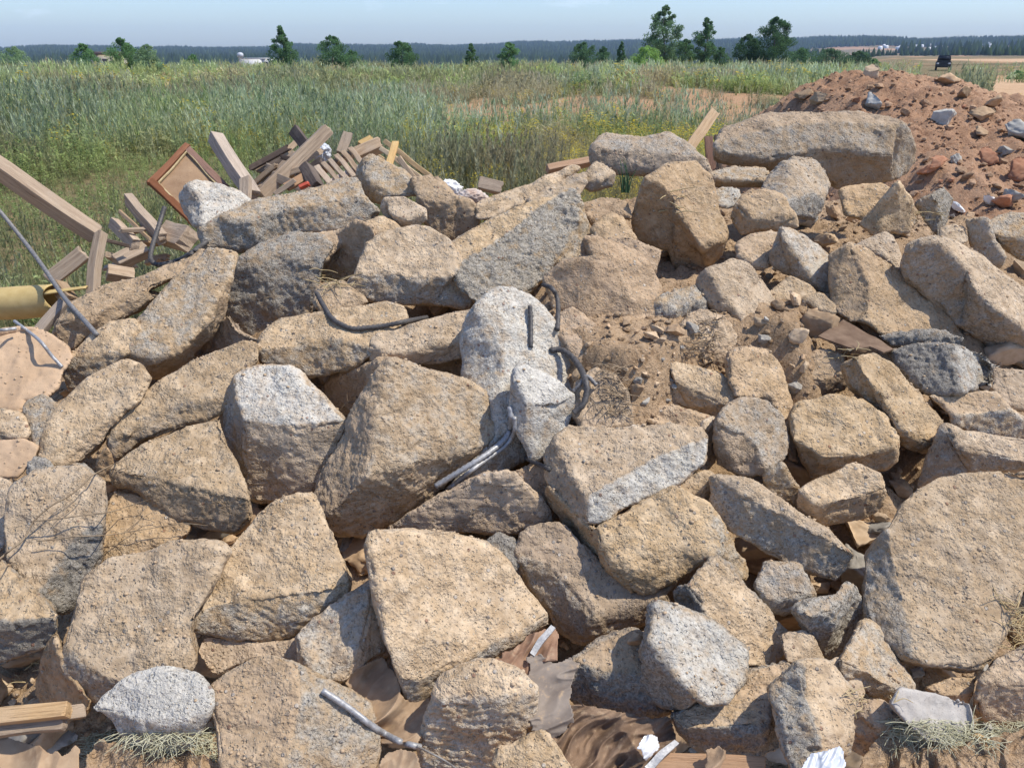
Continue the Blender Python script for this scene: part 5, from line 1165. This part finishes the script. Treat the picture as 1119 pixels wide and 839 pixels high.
for _ in range(2500):
    x, y = rs.uniform(835, 1119), rs.uniform(80, 250)
    if any((x - a) ** 2 + (y - b) ** 2 < 36 for a, b in pos): continue
    me = rs.choice(ME_BR[1:] + ME_BR[1:] + ME_BR[1:] + ME_BR)
    o = drop(me, x, y, rs.choice([.025, .03, .03, .04, .04, .05, .07]), "small stone or clod scattered over the red earth mound", "stone", "small stones and clods on the red mound", {'red_earth_mound'})
    if o: n += 1; pos.append((x, y))
    if n >= 70: break
# gravel and crumbs too many to count
def gravel(name, label, zf, xr, yr, n, s0, s1, mat, seed, cond):
    r = np.random.default_rng(seed); x = r.uniform(*xr, n); y = r.uniform(*yr, n); k = cond(x, y); x, y = x[k], y[k]; n = len(x)
    ob = bpy.data.objects[zf]; z = np.empty(n)
    for i in range(n):
        ok, loc, nn, fi = ob.ray_cast(Vector((x[i], y[i], 4)), Vector((0, 0, -1))); z[i] = loc.z if ok else -9
    B = []
    for q in range(6):
        bm = bmesh.new(); bmesh.ops.create_icosphere(bm, subdivisions=1, radius=1); Vb = np.array([v.co[:] for v in bm.verts]); Fb = np.array([[v.index for v in f.verts] for f in bm.faces]); bm.free()
        B.append(Vb * r.uniform(.55, 1.15, (len(Vb), 1)) * np.array([1, r.uniform(.6, .9), r.uniform(.4, .7)]))
    sz_ = s0 * (s1 / s0) ** (r.uniform(0, 1, n) ** 2.2); a = r.uniform(0, 6.28, n); bi = r.integers(0, 6, n); nv = len(Vb); V = np.empty((n, nv, 3))
    for i in range(n):
        c, s_ = math.cos(a[i]), math.sin(a[i]); b_ = B[bi[i]] * sz_[i]; V[i, :, 0] = b_[:, 0] * c - b_[:, 1] * s_ + x[i]; V[i, :, 1] = b_[:, 0] * s_ + b_[:, 1] * c + y[i]; V[i, :, 2] = b_[:, 2] + z[i] + sz_[i] * .15
    Fc = (np.arange(n) * nv)[:, None, None] + Fb[None]
    o = mesh_np(name, V.reshape(-1, 3), Fc.reshape(-1, 3), mat); tag(o, label, "gravel", None, "stuff")
gravel("gravel", "fine crumbs and gravel on the earth between the chunks", "rubble_earth", (-2.6, 3.4), (1.0, 4.6), 16000, .004, .022, M_SOIL, 5, lambda x, y: y > np.abs(x) * 1.2)
gravel("earth_crumbs", "crumbly clods and gravel covering the red earth mound", "red_earth_mound", (1.7, 6.2), (3.6, 8.4), 6000, .007, .030, M_RED, 6, lambda x, y: mound_z(x, y) > .3)
# crumbs lying on the chunks' upper faces
bpy.context.view_layer.update(); DG = bpy.context.evaluated_depsgraph_get()
r = np.random.default_rng(17); Vs = []; Fs = []; n0 = 0
bm = bmesh.new(); bmesh.ops.create_icosphere(bm, subdivisions=1, radius=1); Vb0 = np.array([v.co[:] for v in bm.verts]); Fb0 = np.array([[v.index for v in f.verts] for f in bm.faces]); bm.free()
for _ in range(26000):
    x, y = r.uniform(-2.4, 2.9), r.uniform(1.0, 4.3)
    if abs(x) > y * .72: continue
    ok, loc, nn, ix, ob, _m = SC.ray_cast(DG, Vector((x, y, 4)), Vector((0, 0, -1)))
    if not ok or not ob.name.startswith(("concrete_chunk", "earth_clod")) or nn.z < .72: continue
    if mnoise.noise(loc * 5) < -.05: continue
    q = .0022 * (3.4 ** (r.uniform(0, 1) ** 2.6)) * 1.1
    Vb = Vb0 * r.uniform(.6, 1.1, (len(Vb0), 1)) * np.array([1, .8, .65]) * q
    Vs.append(Vb + np.array(loc) + np.array([0, 0, q * .3])); Fs.append(Fb0 + n0); n0 += len(Vb0)
o = mesh_np("stone_crumbs", np.vstack(Vs), np.vstack(Fs), M_STN[0]); tag(o, "dusty crumbs lying on the upper faces of the chunks", "crumbs", None, "stuff")
print("stones", round(time.time() - T0, 1))
# ------------------------------------------------------------------ field weeds
def az_ok(x, y): return True
def plant_proto(kind, nleaf, seed, lw, ll):
    """unit-height plant: returns triangles (n,3,3) and per-tri shade"""
    r = np.random.default_rng(seed); T = []; S = []
    nst = {'worm': 5, 'grass': 9, 'bush': 6, 'flower': 4}[kind]
    for s_ in range(nst):
        a = r.uniform(0, 6.28); lean = r.uniform(.03, .22) * (2 if kind == 'bush' else 1); b0 = np.array([math.cos(a), math.sin(a), 0]) * r.uniform(0, .12)
        tip = b0 + np.array([math.cos(a) * lean, math.sin(a) * lean, r.uniform(.65, 1.0)])
        if kind == 'grass':
            w = lw * .8; side = np.array([-math.sin(a), math.cos(a), 0]) * w; mid = (b0 + tip) / 2 + np.array([0, 0, .08])
            T += [[b0 - side, b0 + side, mid], [mid - side * .7, mid + side * .7, tip]]; S += [.8, 1.1]
        else:
            sd_ = np.array([-math.sin(a), math.cos(a), 0]) * lw * .22; T.append([b0 - sd_, b0 + sd_, tip]); S.append(.75)
        m = max(2, nleaf // nst)
        for k in range(m):
            f = r.uniform(.12, 1.0) ** .8; p = b0 + (tip - b0) * f; aa = r.uniform(0, 6.28)
            up = (r.uniform(.9, 3.2) if kind == 'worm' else r.uniform(.5, 2.2)) if kind != 'bush' else r.uniform(-.2, .8)
            L = ll * r.uniform(.6, 1.3) * (1.25 - .8 * f if kind in ('worm',) else 1.0)
            d = np.array([math.cos(aa), math.sin(aa), up]); d /= np.linalg.norm(d); sv = np.cross(d, [0, 0, 1]); sv /= np.linalg.norm(sv) + 1e-6
            sv = sv * lw * r.uniform(.6, 1.2) + np.array([0, 0, r.uniform(-.3, .3) * lw])
            T.append([p - sv * .4, p + sv, p + d * L]); S.append(r.uniform(.75, 1.25))
            if kind == 'flower' and f > .65:
                q = p + d * L; e = lw * 2.0; T.append([q + [e, 0, 0], q + [-e * .6, e * .8, .0], q + [-e * .6, -e * .8, .3 * e]]); S.append(9.0)
    return np.array(T), np.array(S)
def fieldmask(x, y):
    """True where weeds may stand"""
    foot = (x > -4.2) & (x < 4.8) & (y < 6.2) & (bed_z(x, y) > .12)
    m = foot | (mound_z(x, y) > .12)
    return ~m
PAL = {'worm': [(.20, .24, .14), (.165, .205, .11), (.24, .27, .175), (.14, .185, .085)], 'grass': [(.135, .18, .06), (.20, .21, .08), (.30, .25, .12), (.115, .16, .055)],
       'bush': [(.10, .15, .052), (.135, .175, .068), (.165, .20, .085)], 'flower': [(.20, .225, .06), (.245, .24, .06)]}
FLOW = (.62, .50, .06)
r_ = np.random.default_rng(3)
def scatter(n, r0, r1, half=40, power=1.0):
    a = np.radians(r_.uniform(-half, half, n)); rad = np.sqrt(r_.uniform(r0 ** 2, r1 ** 2, n)) if power == 1 else r0 * (r1 / r0) ** r_.uniform(0, 1, n)
    return rad * np.sin(a), rad * np.cos(a)
def field(name, label_kind, specs, lod):
    Vs, Cs = [], []
    for kind, n, r0, r1, hgt, nleaf, lw, ll, power in specs:
        x, y = scatter(n, r0, r1, 42, power)
        P = np.stack([x * .16, y * .16, np.zeros(n)], 1).astype(np.float32); dn = fbm(P, 2, seed=11) ; zone = fbm(P * .55 + 7, 2, seed=31)
        px = CX + F * x / np.maximum(y, .1)
        keep = fieldmask(x, y)
        bare = bare_f(x, y)
        if kind == 'worm': keep &= (dn + .25 * r_.uniform(-1, 1, n) > -.30 + .5 * ((px > 600) & (y < 30)) + .7 * ((px > 440) & (px < 930) & (y < 17)))
        if kind == 'flower': keep &= (zone + .55 * ((px > 420) & (px < 960) & (y < 16)) + .2 * ((px > 420) & (px < 960)) + .3 * r_.uniform(-1, 1, n) > .0)
        if kind == 'grass': keep &= (r_.uniform(0, 1, n) < .9)
        if kind == 'bush': keep &= (dn + .2 * r_.uniform(-1, 1, n) < .2)
        keep &= ~((bare > .34 + .1 * r_.uniform(-1, 1, n)) & (r_.uniform(0, 1, n) < .93))
        # open sandy plain to the right
        keep &= ~((px > 915) & (y > 105)) & ~((px > 1050) & (y > 27) & (y < 52) & (np.abs(px - 1100) < 80))
        keep &= ~((px > 940) & (y > 38) & ((np.abs(px - 997) < 22) | (r_.uniform(0, 1, n) < .6))); keep &= ~((px > 880) & (y > 60) & (r_.uniform(0, 1, n) < .55))
        x, y, dn, zone = x[keep], y[keep], dn[keep], zone[keep]; n = len(x); z = terrain_z(x, y)
        P = np.stack([x * .16, y * .16, np.zeros(n)], 1).astype(np.float32)
        protos = [plant_proto(kind, nleaf, 100 * k + len(kind), lw, ll) for k in range(5)]
        pk = r_.integers(0, 5, n); hs = hgt * r_.uniform(.6, 1.2, n) * (.9 + .2 * dn)
        if kind != 'grass': hs *= np.where((np.hypot(x, y) < 7.5), .75, 1.0)
        rot = r_.uniform(0, 6.28, n); pal = np.array(PAL[kind]); pc = pal[r_.integers(0, len(pal), n)] * r_.uniform(.85, 1.3, (n, 1)) * (1.15 + .30 * np.clip(fbm(P * 3.1, 2, seed=51), -1, 1))[:, None]; far = np.clip((np.hypot(x, y) - 18) / 40, 0, 1)[:, None]; hz_ = fbm(P * np.array([1.1, .5, 1]) + 20, 3, .6, 91)[:, None]; bz_ = fbm(P * np.array([1.6, .6, 1]) + 40, 3, .6, 95)[:, None]
        wy = np.clip(hz_ * 1.3, 0, .75); pc = pc * (1 - wy) + wy * np.array([.225, .28, .08]) * r_.uniform(.7, 1.2, (n, 1)); wb = np.clip((bz_ - .15) * 1.4, 0, .7); pc = pc * (1 - wb) + wb * np.array([.285, .225, .14]) * r_.uniform(.7, 1.2, (n, 1))
        hs = hs * np.clip(1 + .45 * fbm(P * 2.4 + 60, 2, seed=97), .45, 1.2)
        pc = pc * .84 + pc.mean(1, keepdims=True) * .16; pc = pc * (1.58 + .30 * far) + np.array([.03, .03, .008]) * far
        dry = (zone < -.35) & (kind in ('grass', 'worm')); pc[dry] = pc[dry] * .5 + np.array([.26, .215, .12]) * .5
        for k in range(5):
            T, S = protos[k]; m = np.where(pk == k)[0]
            if len(m) == 0: continue
            c, s_ = np.cos(rot[m]), np.sin(rot[m]); h = hs[m]
            V = np.empty((len(m), len(T), 3, 3), np.float32)
            V[..., 0] = (T[None, :, :, 0] * c[:, None, None] - T[None, :, :, 1] * s_[:, None, None]) * h[:, None, None] + x[m][:, None, None]
            V[..., 1] = (T[None, :, :, 0] * s_[:, None, None] + T[None, :, :, 1] * c[:, None, None]) * h[:, None, None] + y[m][:, None, None]
            V[..., 2] = T[None, :, :, 2] * h[:, None, None] + z[m][:, None, None] - .01
            col = np.where(S[None, :, None] > 5, np.array(FLOW)[None, None, :], pc[m][:, None, :] * np.minimum(S, 2)[None, :, None])
            Vs.append(V.reshape(-1, 3)); Cs.append(np.repeat(col.reshape(-1, 3), 3, 0))
    V = np.vstack(Vs); C_ = np.hstack([np.vstack(Cs), np.ones((len(V), 1))]); Fc = np.arange(len(V)).reshape(-1, 3)
    mesh_np(name, V, Fc, M_LEAF, None, False, {'lc': C_}); o = bpy.data.objects[name]
    tag(o, label_kind, "weeds", None, "stuff"); print(name, len(Fc), round(time.time() - T0, 1))
field("wormwood_weeds", "silvery grey-green wormwood covering the field", [('worm', 2900, 4.8, 14, .80, 150, .015, .14, 1), ('worm', 9500, 13, 36, .85, 46, .020, .26, 1), ('worm', 24000, 34, 125, 1.0, 16, .05, .42, 2)], 0)
field("meadow_grass", "green and dry grass between the wormwood", [('grass', 9000, 4.2, 15, .42, 10, .010, .12, 1), ('grass', 14000, 14, 40, .5, 8, .022, .16, 1), ('grass', 9000, 38, 110, .6, 6, .05, .2, 2)], 0)
field("green_weeds", "green leafy weeds among the wormwood", [('bush', 2200, 5, 15, .55, 90, .035, .10, 1), ('bush', 5000, 14, 40, .65, 40, .055, .16, 1), ('bush', 9000, 38, 125, .9, 18, .10, .3, 2)], 0)
field("yellow_flower_weeds", "yellow flowering weeds in the meadow", [('flower', 7000, 5, 17, .45, 60, .012, .09, 1), ('flower', 6000, 14, 45, .55, 30, .025, .12, 1), ('flower', 4000, 40, 110, .7, 14, .06, .2, 2)], 0)

# ------------------------------------------------------------------ trees and shrubs at the edge of the field
def tree(name, label, cat, px, top, base, D, wpx, nl, shape, col, seed, group="trees along the far edge of the field"):
    r = np.random.default_rng(seed); x = (px - CX) / F * D; y = D; z0 = float(terrain_z(np.array([x]), np.array([y]))[0])
    zt = CAM.z + (HOR - top) / F * D; H = max(zt - z0, .6); Wd = wpx / F * D / 2 * 1.25; nl = int(nl * 2.2)
    root = empty(name, (x, y, z0), label, cat, group)
    pts = [Vector((0, 0, -.1)), Vector((r.uniform(-.03, .03) * H, 0, H * .35)), Vector((r.uniform(-.05, .05) * H, r.uniform(-.04, .04) * H, H * .7)), Vector((0, 0, H * .97))]
    tube("trunk", pts, H * .018 + .02, M_BARK, 7, 0, H / 14, lambda f: 1 - .85 * f, parent=root, loc=(0, 0, 0))
    # limbs, then leaf sprays gathered in clumps round the limb ends
    Vs = []; Cs = []; nb = 60; cl = []
    lo = {'cone': .12, 'birch': .16, 'round': .14, 'bush': .02}[shape]
    for k in range(nb):
        f = lo + (1 - lo) * (k + r.uniform(0, 1)) / nb
        g = (f - lo) / (1 - lo)
        prof = {'cone': (1 - g) ** .75 * 1.0 + .05, 'birch': math.sin(math.pi * min(1, g * .82 + .16)) ** .8, 'round': math.sin(math.pi * min(1, g * .86 + .14)) ** .55, 'bush': math.sin(math.pi * min(1, g * .7 + .3)) ** .6}[shape]
        a = r.uniform(0, 6.28); rad = Wd * prof * r.uniform(.4, 1.25)
        cl.append((np.array([math.cos(a) * rad * .72, math.sin(a) * rad * .72, H * f]), max(.10 * Wd, Wd * prof * r.uniform(.20, .38)), r.uniform(.75, 1.2)))
    per = nl // nb; ls = max(.028 * H, 1.5 * D / F)
    for c, rad, sh in cl:
        d = r.normal(size=(per, 3)); d /= np.linalg.norm(d, axis=1)[:, None]; p = c + d * (rad * r.uniform(.2, 1.1, per) ** .6)[:, None] * np.array([1, 1, .8])
        q = r.normal(size=(per, 3)); q /= np.linalg.norm(q, axis=1)[:, None]; w = r.normal(size=(per, 3)); w /= np.linalg.norm(w, axis=1)[:, None]
        s_ = ls * r.uniform(.5, 1.1, per)[:, None]; Vs.append(np.stack([p - q * s_ * .5, p + q * s_ * .5, p + w * s_ * .9], 1).reshape(-1, 3))
        Cs.append(np.repeat(np.array(col) * 2.3 * sh * r.uniform(.75, 1.25, (per, 1)), 3, 0))
    V = np.vstack(Vs); V[:, 2] = np.maximum(V[:, 2], .02); C_ = np.hstack([np.vstack(Cs), np.ones((len(V), 1))])
    mesh_np("crown", V, np.arange(len(V)).reshape(-1, 3), M_LEAF, root, False, {'lc': C_})
GD, GM, GL = (.055, .10, .045), (.075, .135, .055), (.13, .20, .06)
for args in [
 ("bush", "loose bush left of the cream building", "bush", 127, 50, 76, 70, 26, 3200, 'bush', GM, 1), ("tree", "dense young tree just right of the cream building", "tree", 166, 45, 76, 72, 26, 4200, 'round', GM, 2),
 ("bush", "pale loose bush right of the dense young tree by the cream building", "bush", 192, 51, 76, 70, 26, 3000, 'bush', (.11, .16, .085), 3), ("bush", "faint bush farthest left along the field edge", "bush", 57, 53, 74, 74, 28, 2600, 'bush', (.11, .16, .085), 4),
 ("bush", "yellow-green bush at the left edge of the photo", "bush", 8, 64, 84, 48, 34, 2600, 'bush', GL, 5), ("bush", "small dark shrub between the pale loose bush and the white shed", "bush", 237, 60, 74, 80, 14, 1400, 'bush', GM, 6),
 ("tree", "pointed young tree right beside the white shed", "tree", 328, 34, 76, 75, 30, 5000, 'cone', GD, 7), ("tree", "bushy twin-topped tree right of the pointed young tree", "tree", 378, 43, 75, 78, 28, 3600, 'round', GD, 8), ("bush", "low dark shrub at the twin-topped tree's right foot", "bush", 398, 56, 75, 80, 26, 1600, 'bush', GD, 9),
 ("tree", "broad small tree standing alone in the centre left skyline", "tree", 448, 48, 74, 80, 27, 3600, 'round', GD, 10), ("tree", "narrow small tree, left one of the close pair near the centre", "tree", 518, 50, 73, 84, 17, 2200, 'cone', GD, 11), ("tree", "narrow small tree, right one of the close pair near the centre", "tree", 556, 49, 73, 84, 18, 2400, 'round', GM, 12),
 ("bush", "wide dark bush left of the bright green bush", "bush", 632, 49, 71, 86, 32, 3200, 'bush', (.05, .09, .045), 13), ("bush", "smaller dark bush between the wide dark bush and the bright green bush", "bush", 652, 53, 71, 88, 18, 1800, 'bush', (.05, .09, .045), 14), ("tree", "slim small tree left of the bright green bush", "tree", 670, 48, 71, 88, 13, 1500, 'cone', GD, 15),
 ("bush", "bright green bush in front of the tallest birch", "bush", 696, 53, 75, 78, 36, 3600, 'bush', GL, 16), ("tree", "tallest birch on the skyline", "tree", 712, 16, 72, 88, 33, 6500, 'birch', (.075, .12, .06), 17), ("tree", "dark small tree tucked behind the tallest birch on its right", "tree", 734, 46, 71, 92, 22, 2600, 'round', GD, 18),
 ("tree", "tall pointed birch between the tallest birch and the dark round tree", "tree", 754, 26, 71, 90, 22, 4600, 'birch', GD, 19), ("bush", "low bush at the foot of the tall pointed birch", "bush", 770, 53, 71, 92, 18, 1600, 'bush', GD, 20), ("tree", "half-height dark tree left of the big dark round tree", "tree", 797, 42, 70, 92, 26, 4200, 'round', (.04, .075, .035), 21),
 ("tree", "big dark round tree at the right of the skyline group", "tree", 824, 26, 70, 90, 36, 7000, 'round', (.04, .075, .035), 22), ("tree", "bush-like tree right of the big dark round tree", "tree", 852, 54, 69, 110, 26, 2400, 'bush', GD, 23), ("tree", "dark tree at the end of the treeline left of the sandy track", "tree", 910, 57, 70, 112, 24, 2200, 'bush', (.05, .085, .045), 24),
 ("bush", "dark bush in the treeline above the red mound's left flank", "bush", 880, 55, 69, 112, 34, 2600, 'bush', (.05, .085, .045), 25), ("bush", "small green bush at the right end of the treeline by the track", "bush", 927, 64, 71, 105, 10, 900, 'bush', GM, 26), ("bush", "round green bush on the plain at the right, left of the sandy patch", "bush", 1073, 76, 88, 60, 16, 1200, 'bush', GM, 27),
 ("bush", "grey-green weed bush at the right edge beside the red mound", "bush", 1100, 106, 130, 22, 40, 2600, 'bush', (.10, .14, .085), 28)]:
    tree(*args)

# ------------------------------------------------------------------ buildings, truck
def bx(name, x0, x1, y0, y1, z0, z1, mat, parent):
    V = np.array([(x, y, z) for z in (z0, z1) for y in (y0, y1) for x in (x0, x1)], float)
    Q = np.array([[0, 2, 3, 1], [4, 5, 7, 6], [0, 1, 5, 4], [2, 6, 7, 3], [0, 4, 6, 2], [1, 3, 7, 5]])
    return mesh_np(name, V, Q, mat, parent)
def gz(x, y): return float(terrain_z(np.array([x]), np.array([y]))[0])
D = 130; x = (148 - CX) / F * D; z0 = gz(x, D)
h = empty("cream_building", (x, D, z0), "small cream building with a brown roof between two trees at the left", "building")
zt = CAM.z - (60 - HOR) / F * D - z0
bx("wall", -2.2, 2.2, 0, 4, 0, zt, M_WALLC, h); bx("roof", -2.5, 2.5, -.3, 4.3, zt, zt + .45, M_ROOF, h); bx("door", -.5, .4, -.06, 0, 0, 2.0, M_ROOF, h)
D = 150; x = (299 - CX) / F * D; z0 = gz(x, D); zt = CAM.z - (64 - HOR) / F * D - z0
h = empty("white_shed", (x, D, z0), "long low white shed beside the pointed young tree", "shed")
bx("wall", -2.7, 1.2, 0, 3, 0, zt, M_WALLW, h); bx("side_bay", 1.203, 2.8, .1, 3, 0, zt + .05, M_WALLW, h); bx("roof_edge", -2.75, 2.85, -.08, 3.05, zt + .053, zt + .2, M_BLUEPL, h); bx("window", 1.5, 2.2, .04, .1, zt - 1.1, zt - .4, M_GLASSBLK, h)
D = 170; x = (285 - CX) / F * D; z0 = gz(x, D); zt = CAM.z + (HOR - 58) / F * D - z0
V, Q = lathe([(0, .35), (zt - .8, .35), (zt - .8, .6), (zt - .2, .62), (zt, .4), (zt + .1, .01)], 16); V = V[:, [1, 2, 0]]
tag(mesh_np("metal_tower", V, Q, M_BLUEPL, None, True, loc=(x, D, z0)), "thin metallic tower with a rounded top left of the white shed", "tower")
# distant white houses on the far slope: one mesh each
def house_mesh(w, d, h, rh):
    V = np.array([(-w, -d, 0), (w, -d, 0), (w, d, 0), (-w, d, 0), (-w, -d, h), (w, -d, h), (w, d, h), (-w, d, h), (-w, 0, h + rh), (w, 0, h + rh)], float)
    Q = np.array([[0, 1, 5, 4], [2, 3, 7, 6], [4, 5, 9, 8], [6, 7, 8, 9]]); T = np.array([[0, 4, 3], [4, 8, 7], [1, 2, 5], [5, 6, 9]]); Q2 = np.array([[3, 4, 7, 7]])
    T = np.vstack([T, [[3, 4, 7], [2, 6, 5]]]); return V, [Q, T]
hr = random.Random(4); HP = []
for k in range(24):
    px = hr.uniform(928, 1052); D = hr.uniform(1150, 1550); x = (px - CX) / F * D; z0 = gz(x, D); HP.append((x, D))
    V, FF = house_mesh(hr.uniform(1.5, 2.6), 2.5, hr.uniform(2.0, 3.2), 1.5)
    tag(mesh_np("far_house", V, FF, M_WALLW, None, False, loc=(x, D, z0 + 2)), "tiny white house on the distant slope before the forest at the right", "house", "white houses on the distant slope")
D = 92; x = (997 - CX) / F * D; z0 = gz(x, D)
tk = empty("dark_truck", (x, D, z0), "dark vehicle parked on the plain behind the red mound", "vehicle"); tk.rotation_euler = (0, 0, -math.atan2(x, D)); tk.scale = (.88, .88, .88)
bm = bmesh.new(); bmesh.ops.create_cube(bm, size=1)
for v in bm.verts:
    v.co = Vector((v.co.x * 1.7, v.co.y * 3.6, v.co.z * .75 + .72))
bmesh.ops.bevel(bm, geom=bm.edges[:], offset=.10, segments=2, affect='EDGES'); me = bpy.data.meshes.new("body"); bm.to_mesh(me); bm.free(); me.materials.append(M_TRUCK); o = bpy.data.objects.new("body", me); COL.objects.link(o); o.parent = tk
bm = bmesh.new(); bmesh.ops.create_cube(bm, size=1)
for v in bm.verts:
    k = .84 if v.co.z > 0 else 1.0; v.co = Vector((v.co.x * 1.55 * k, v.co.y * 2.1 * k + .2, v.co.z * .62 + 1.38))
bmesh.ops.bevel(bm, geom=bm.edges[:], offset=.07, segments=2, affect='EDGES'); me = bpy.data.meshes.new("cab"); bm.to_mesh(me); bm.free(); me.materials.append(M_TRUCK); o = bpy.data.objects.new("cab", me); COL.objects.link(o); o.parent = tk
bx("windscreen", -.6, .6, -.97, -.93, 1.2, 1.58, M_GLASSBLK, tk)
for sx in (-1, 1):
    bx("headlight", sx * .62 - .14, sx * .62 + .14, -1.84, -1.79, .70, .86, M_BLUEPL, tk)
    for sy in (-1, 1):
        V, Q = lathe([(-.11, .02), (-.11, .30), (-.08, .36), (.08, .36), (.11, .30), (.11, .02)], 20); V = V + np.array([sx * .72, sy * 1.15, .36]); mesh_np("wheel", V, Q, M_TYRE, tk, True)

# ------------------------------------------------------------------ sandy tracks
track("dirt_track", [(925, 66.5), (1000, 65.2), (1180, 64.4), (1180, 69.5), (1060, 71.0), (960, 73.0), (928, 72.5)], .05)
track("sandy_patch", [(1060, 90), (1100, 87), (1180, 87), (1180, 122), (1120, 118), (1075, 104)], .05)

# ------------------------------------------------------------------ far forest: one mass of conifer tips over the hills
n = 60000; a = np.radians(r_.uniform(-46, 46, n)); rad = np.sqrt(r_.uniform(430 ** 2, 2700 ** 2, n)); x, y = rad * np.sin(a), rad * np.cos(a); az = np.degrees(a)
P = np.stack([x * .004, y * .004, x * 0], 1).astype(np.float32); dn = fbm(P, 3, seed=5)
keep = np.where(az > 20, (rad > 1650) | ((np.abs(rad - 640 - 60 * np.sin(az * .8)) < 45)) | ((rad > 900) & (dn > .55)), (rad > 900) | (dn > -.1))
keep &= ~((az > 19) & (az < 31) & (rad > 1050) & (rad < 1640) & (dn < .8))
x, y, dn, az, rad = x[keep], y[keep], dn[keep], az[keep], rad[keep]; n = len(x); z = terrain_z(x, y)
hh = r_.uniform(8, 15, n) * (1 + .16 * np.clip(fbm(np.stack([x * .024, y * .024, x * 0], 1).astype(np.float32), 2, seed=63), -1, 1.4)) * np.where(rad < 800, .42, 1); ww = hh * r_.uniform(.22, .34, n); k = 6; ang = np.arange(k) / k * 6.283
V = np.empty((n, k + 1, 3), np.float32); jit = r_.uniform(.7, 1.2, (n, k))
V[:, :k, 0] = x[:, None] + np.cos(ang) * ww[:, None] * jit; V[:, :k, 1] = y[:, None] + np.sin(ang) * ww[:, None] * jit; V[:, :k, 2] = (z + hh * .12)[:, None]
V[:, k, 0] = x; V[:, k, 1] = y; V[:, k, 2] = z + hh
b = (np.arange(n) * (k + 1))[:, None]; Fc = np.stack([b + np.arange(k), b + (np.arange(k) + 1) % k, np.broadcast_to(b + k, (n, k))], -1).reshape(-1, 3)
cc_ = np.array([(.035, .062, .032), (.045, .075, .036), (.03, .055, .035), (.06, .095, .04)])[r_.integers(0, 4, n)] * r_.uniform(.8, 1.2, (n, 1))
C_ = np.concatenate([np.repeat(cc_, k + 1, 0), np.ones((n * (k + 1), 1))], 1)
mesh_np("far_forest", V.reshape(-1, 3), Fc, M_LEAF, None, False, {'lc': C_}); tag(bpy.data.objects['far_forest'], "dark conifer forest covering the distant hills", "forest", None, "stuff")

# ------------------------------------------------------------------ haze
HZ = .00017
hm = bpy.data.materials.new("haze"); hm.use_nodes = True; ht = hm.node_tree; ht.nodes.clear()
ho = ht.nodes.new('ShaderNodeOutputMaterial'); hv = ht.nodes.new('ShaderNodeVolumePrincipled'); hv.inputs['Density'].default_value = HZ; hv.inputs['Color'].default_value = (.50, .68, 1.0, 1); hv.inputs['Anisotropy'].default_value = .0
ht.links.new(hv.outputs[0], ho.inputs['Volume'])
hz = empty  # helper name kept free
V = np.array([(sx, sy, sz) for sz in (-16, 95) for sy in (-3400, 3400) for sx in (-3400, 3400)], float)
Q = np.array([[0, 2, 3, 1], [4, 5, 7, 6], [0, 1, 5, 4], [2, 6, 7, 3], [0, 4, 6, 2], [1, 3, 7, 5]])
o = mesh_np("haze", V, Q, hm); tag(o, "pale summer haze over the distant hills", "haze", None, "stuff")
print("all", round(time.time() - T0, 1))
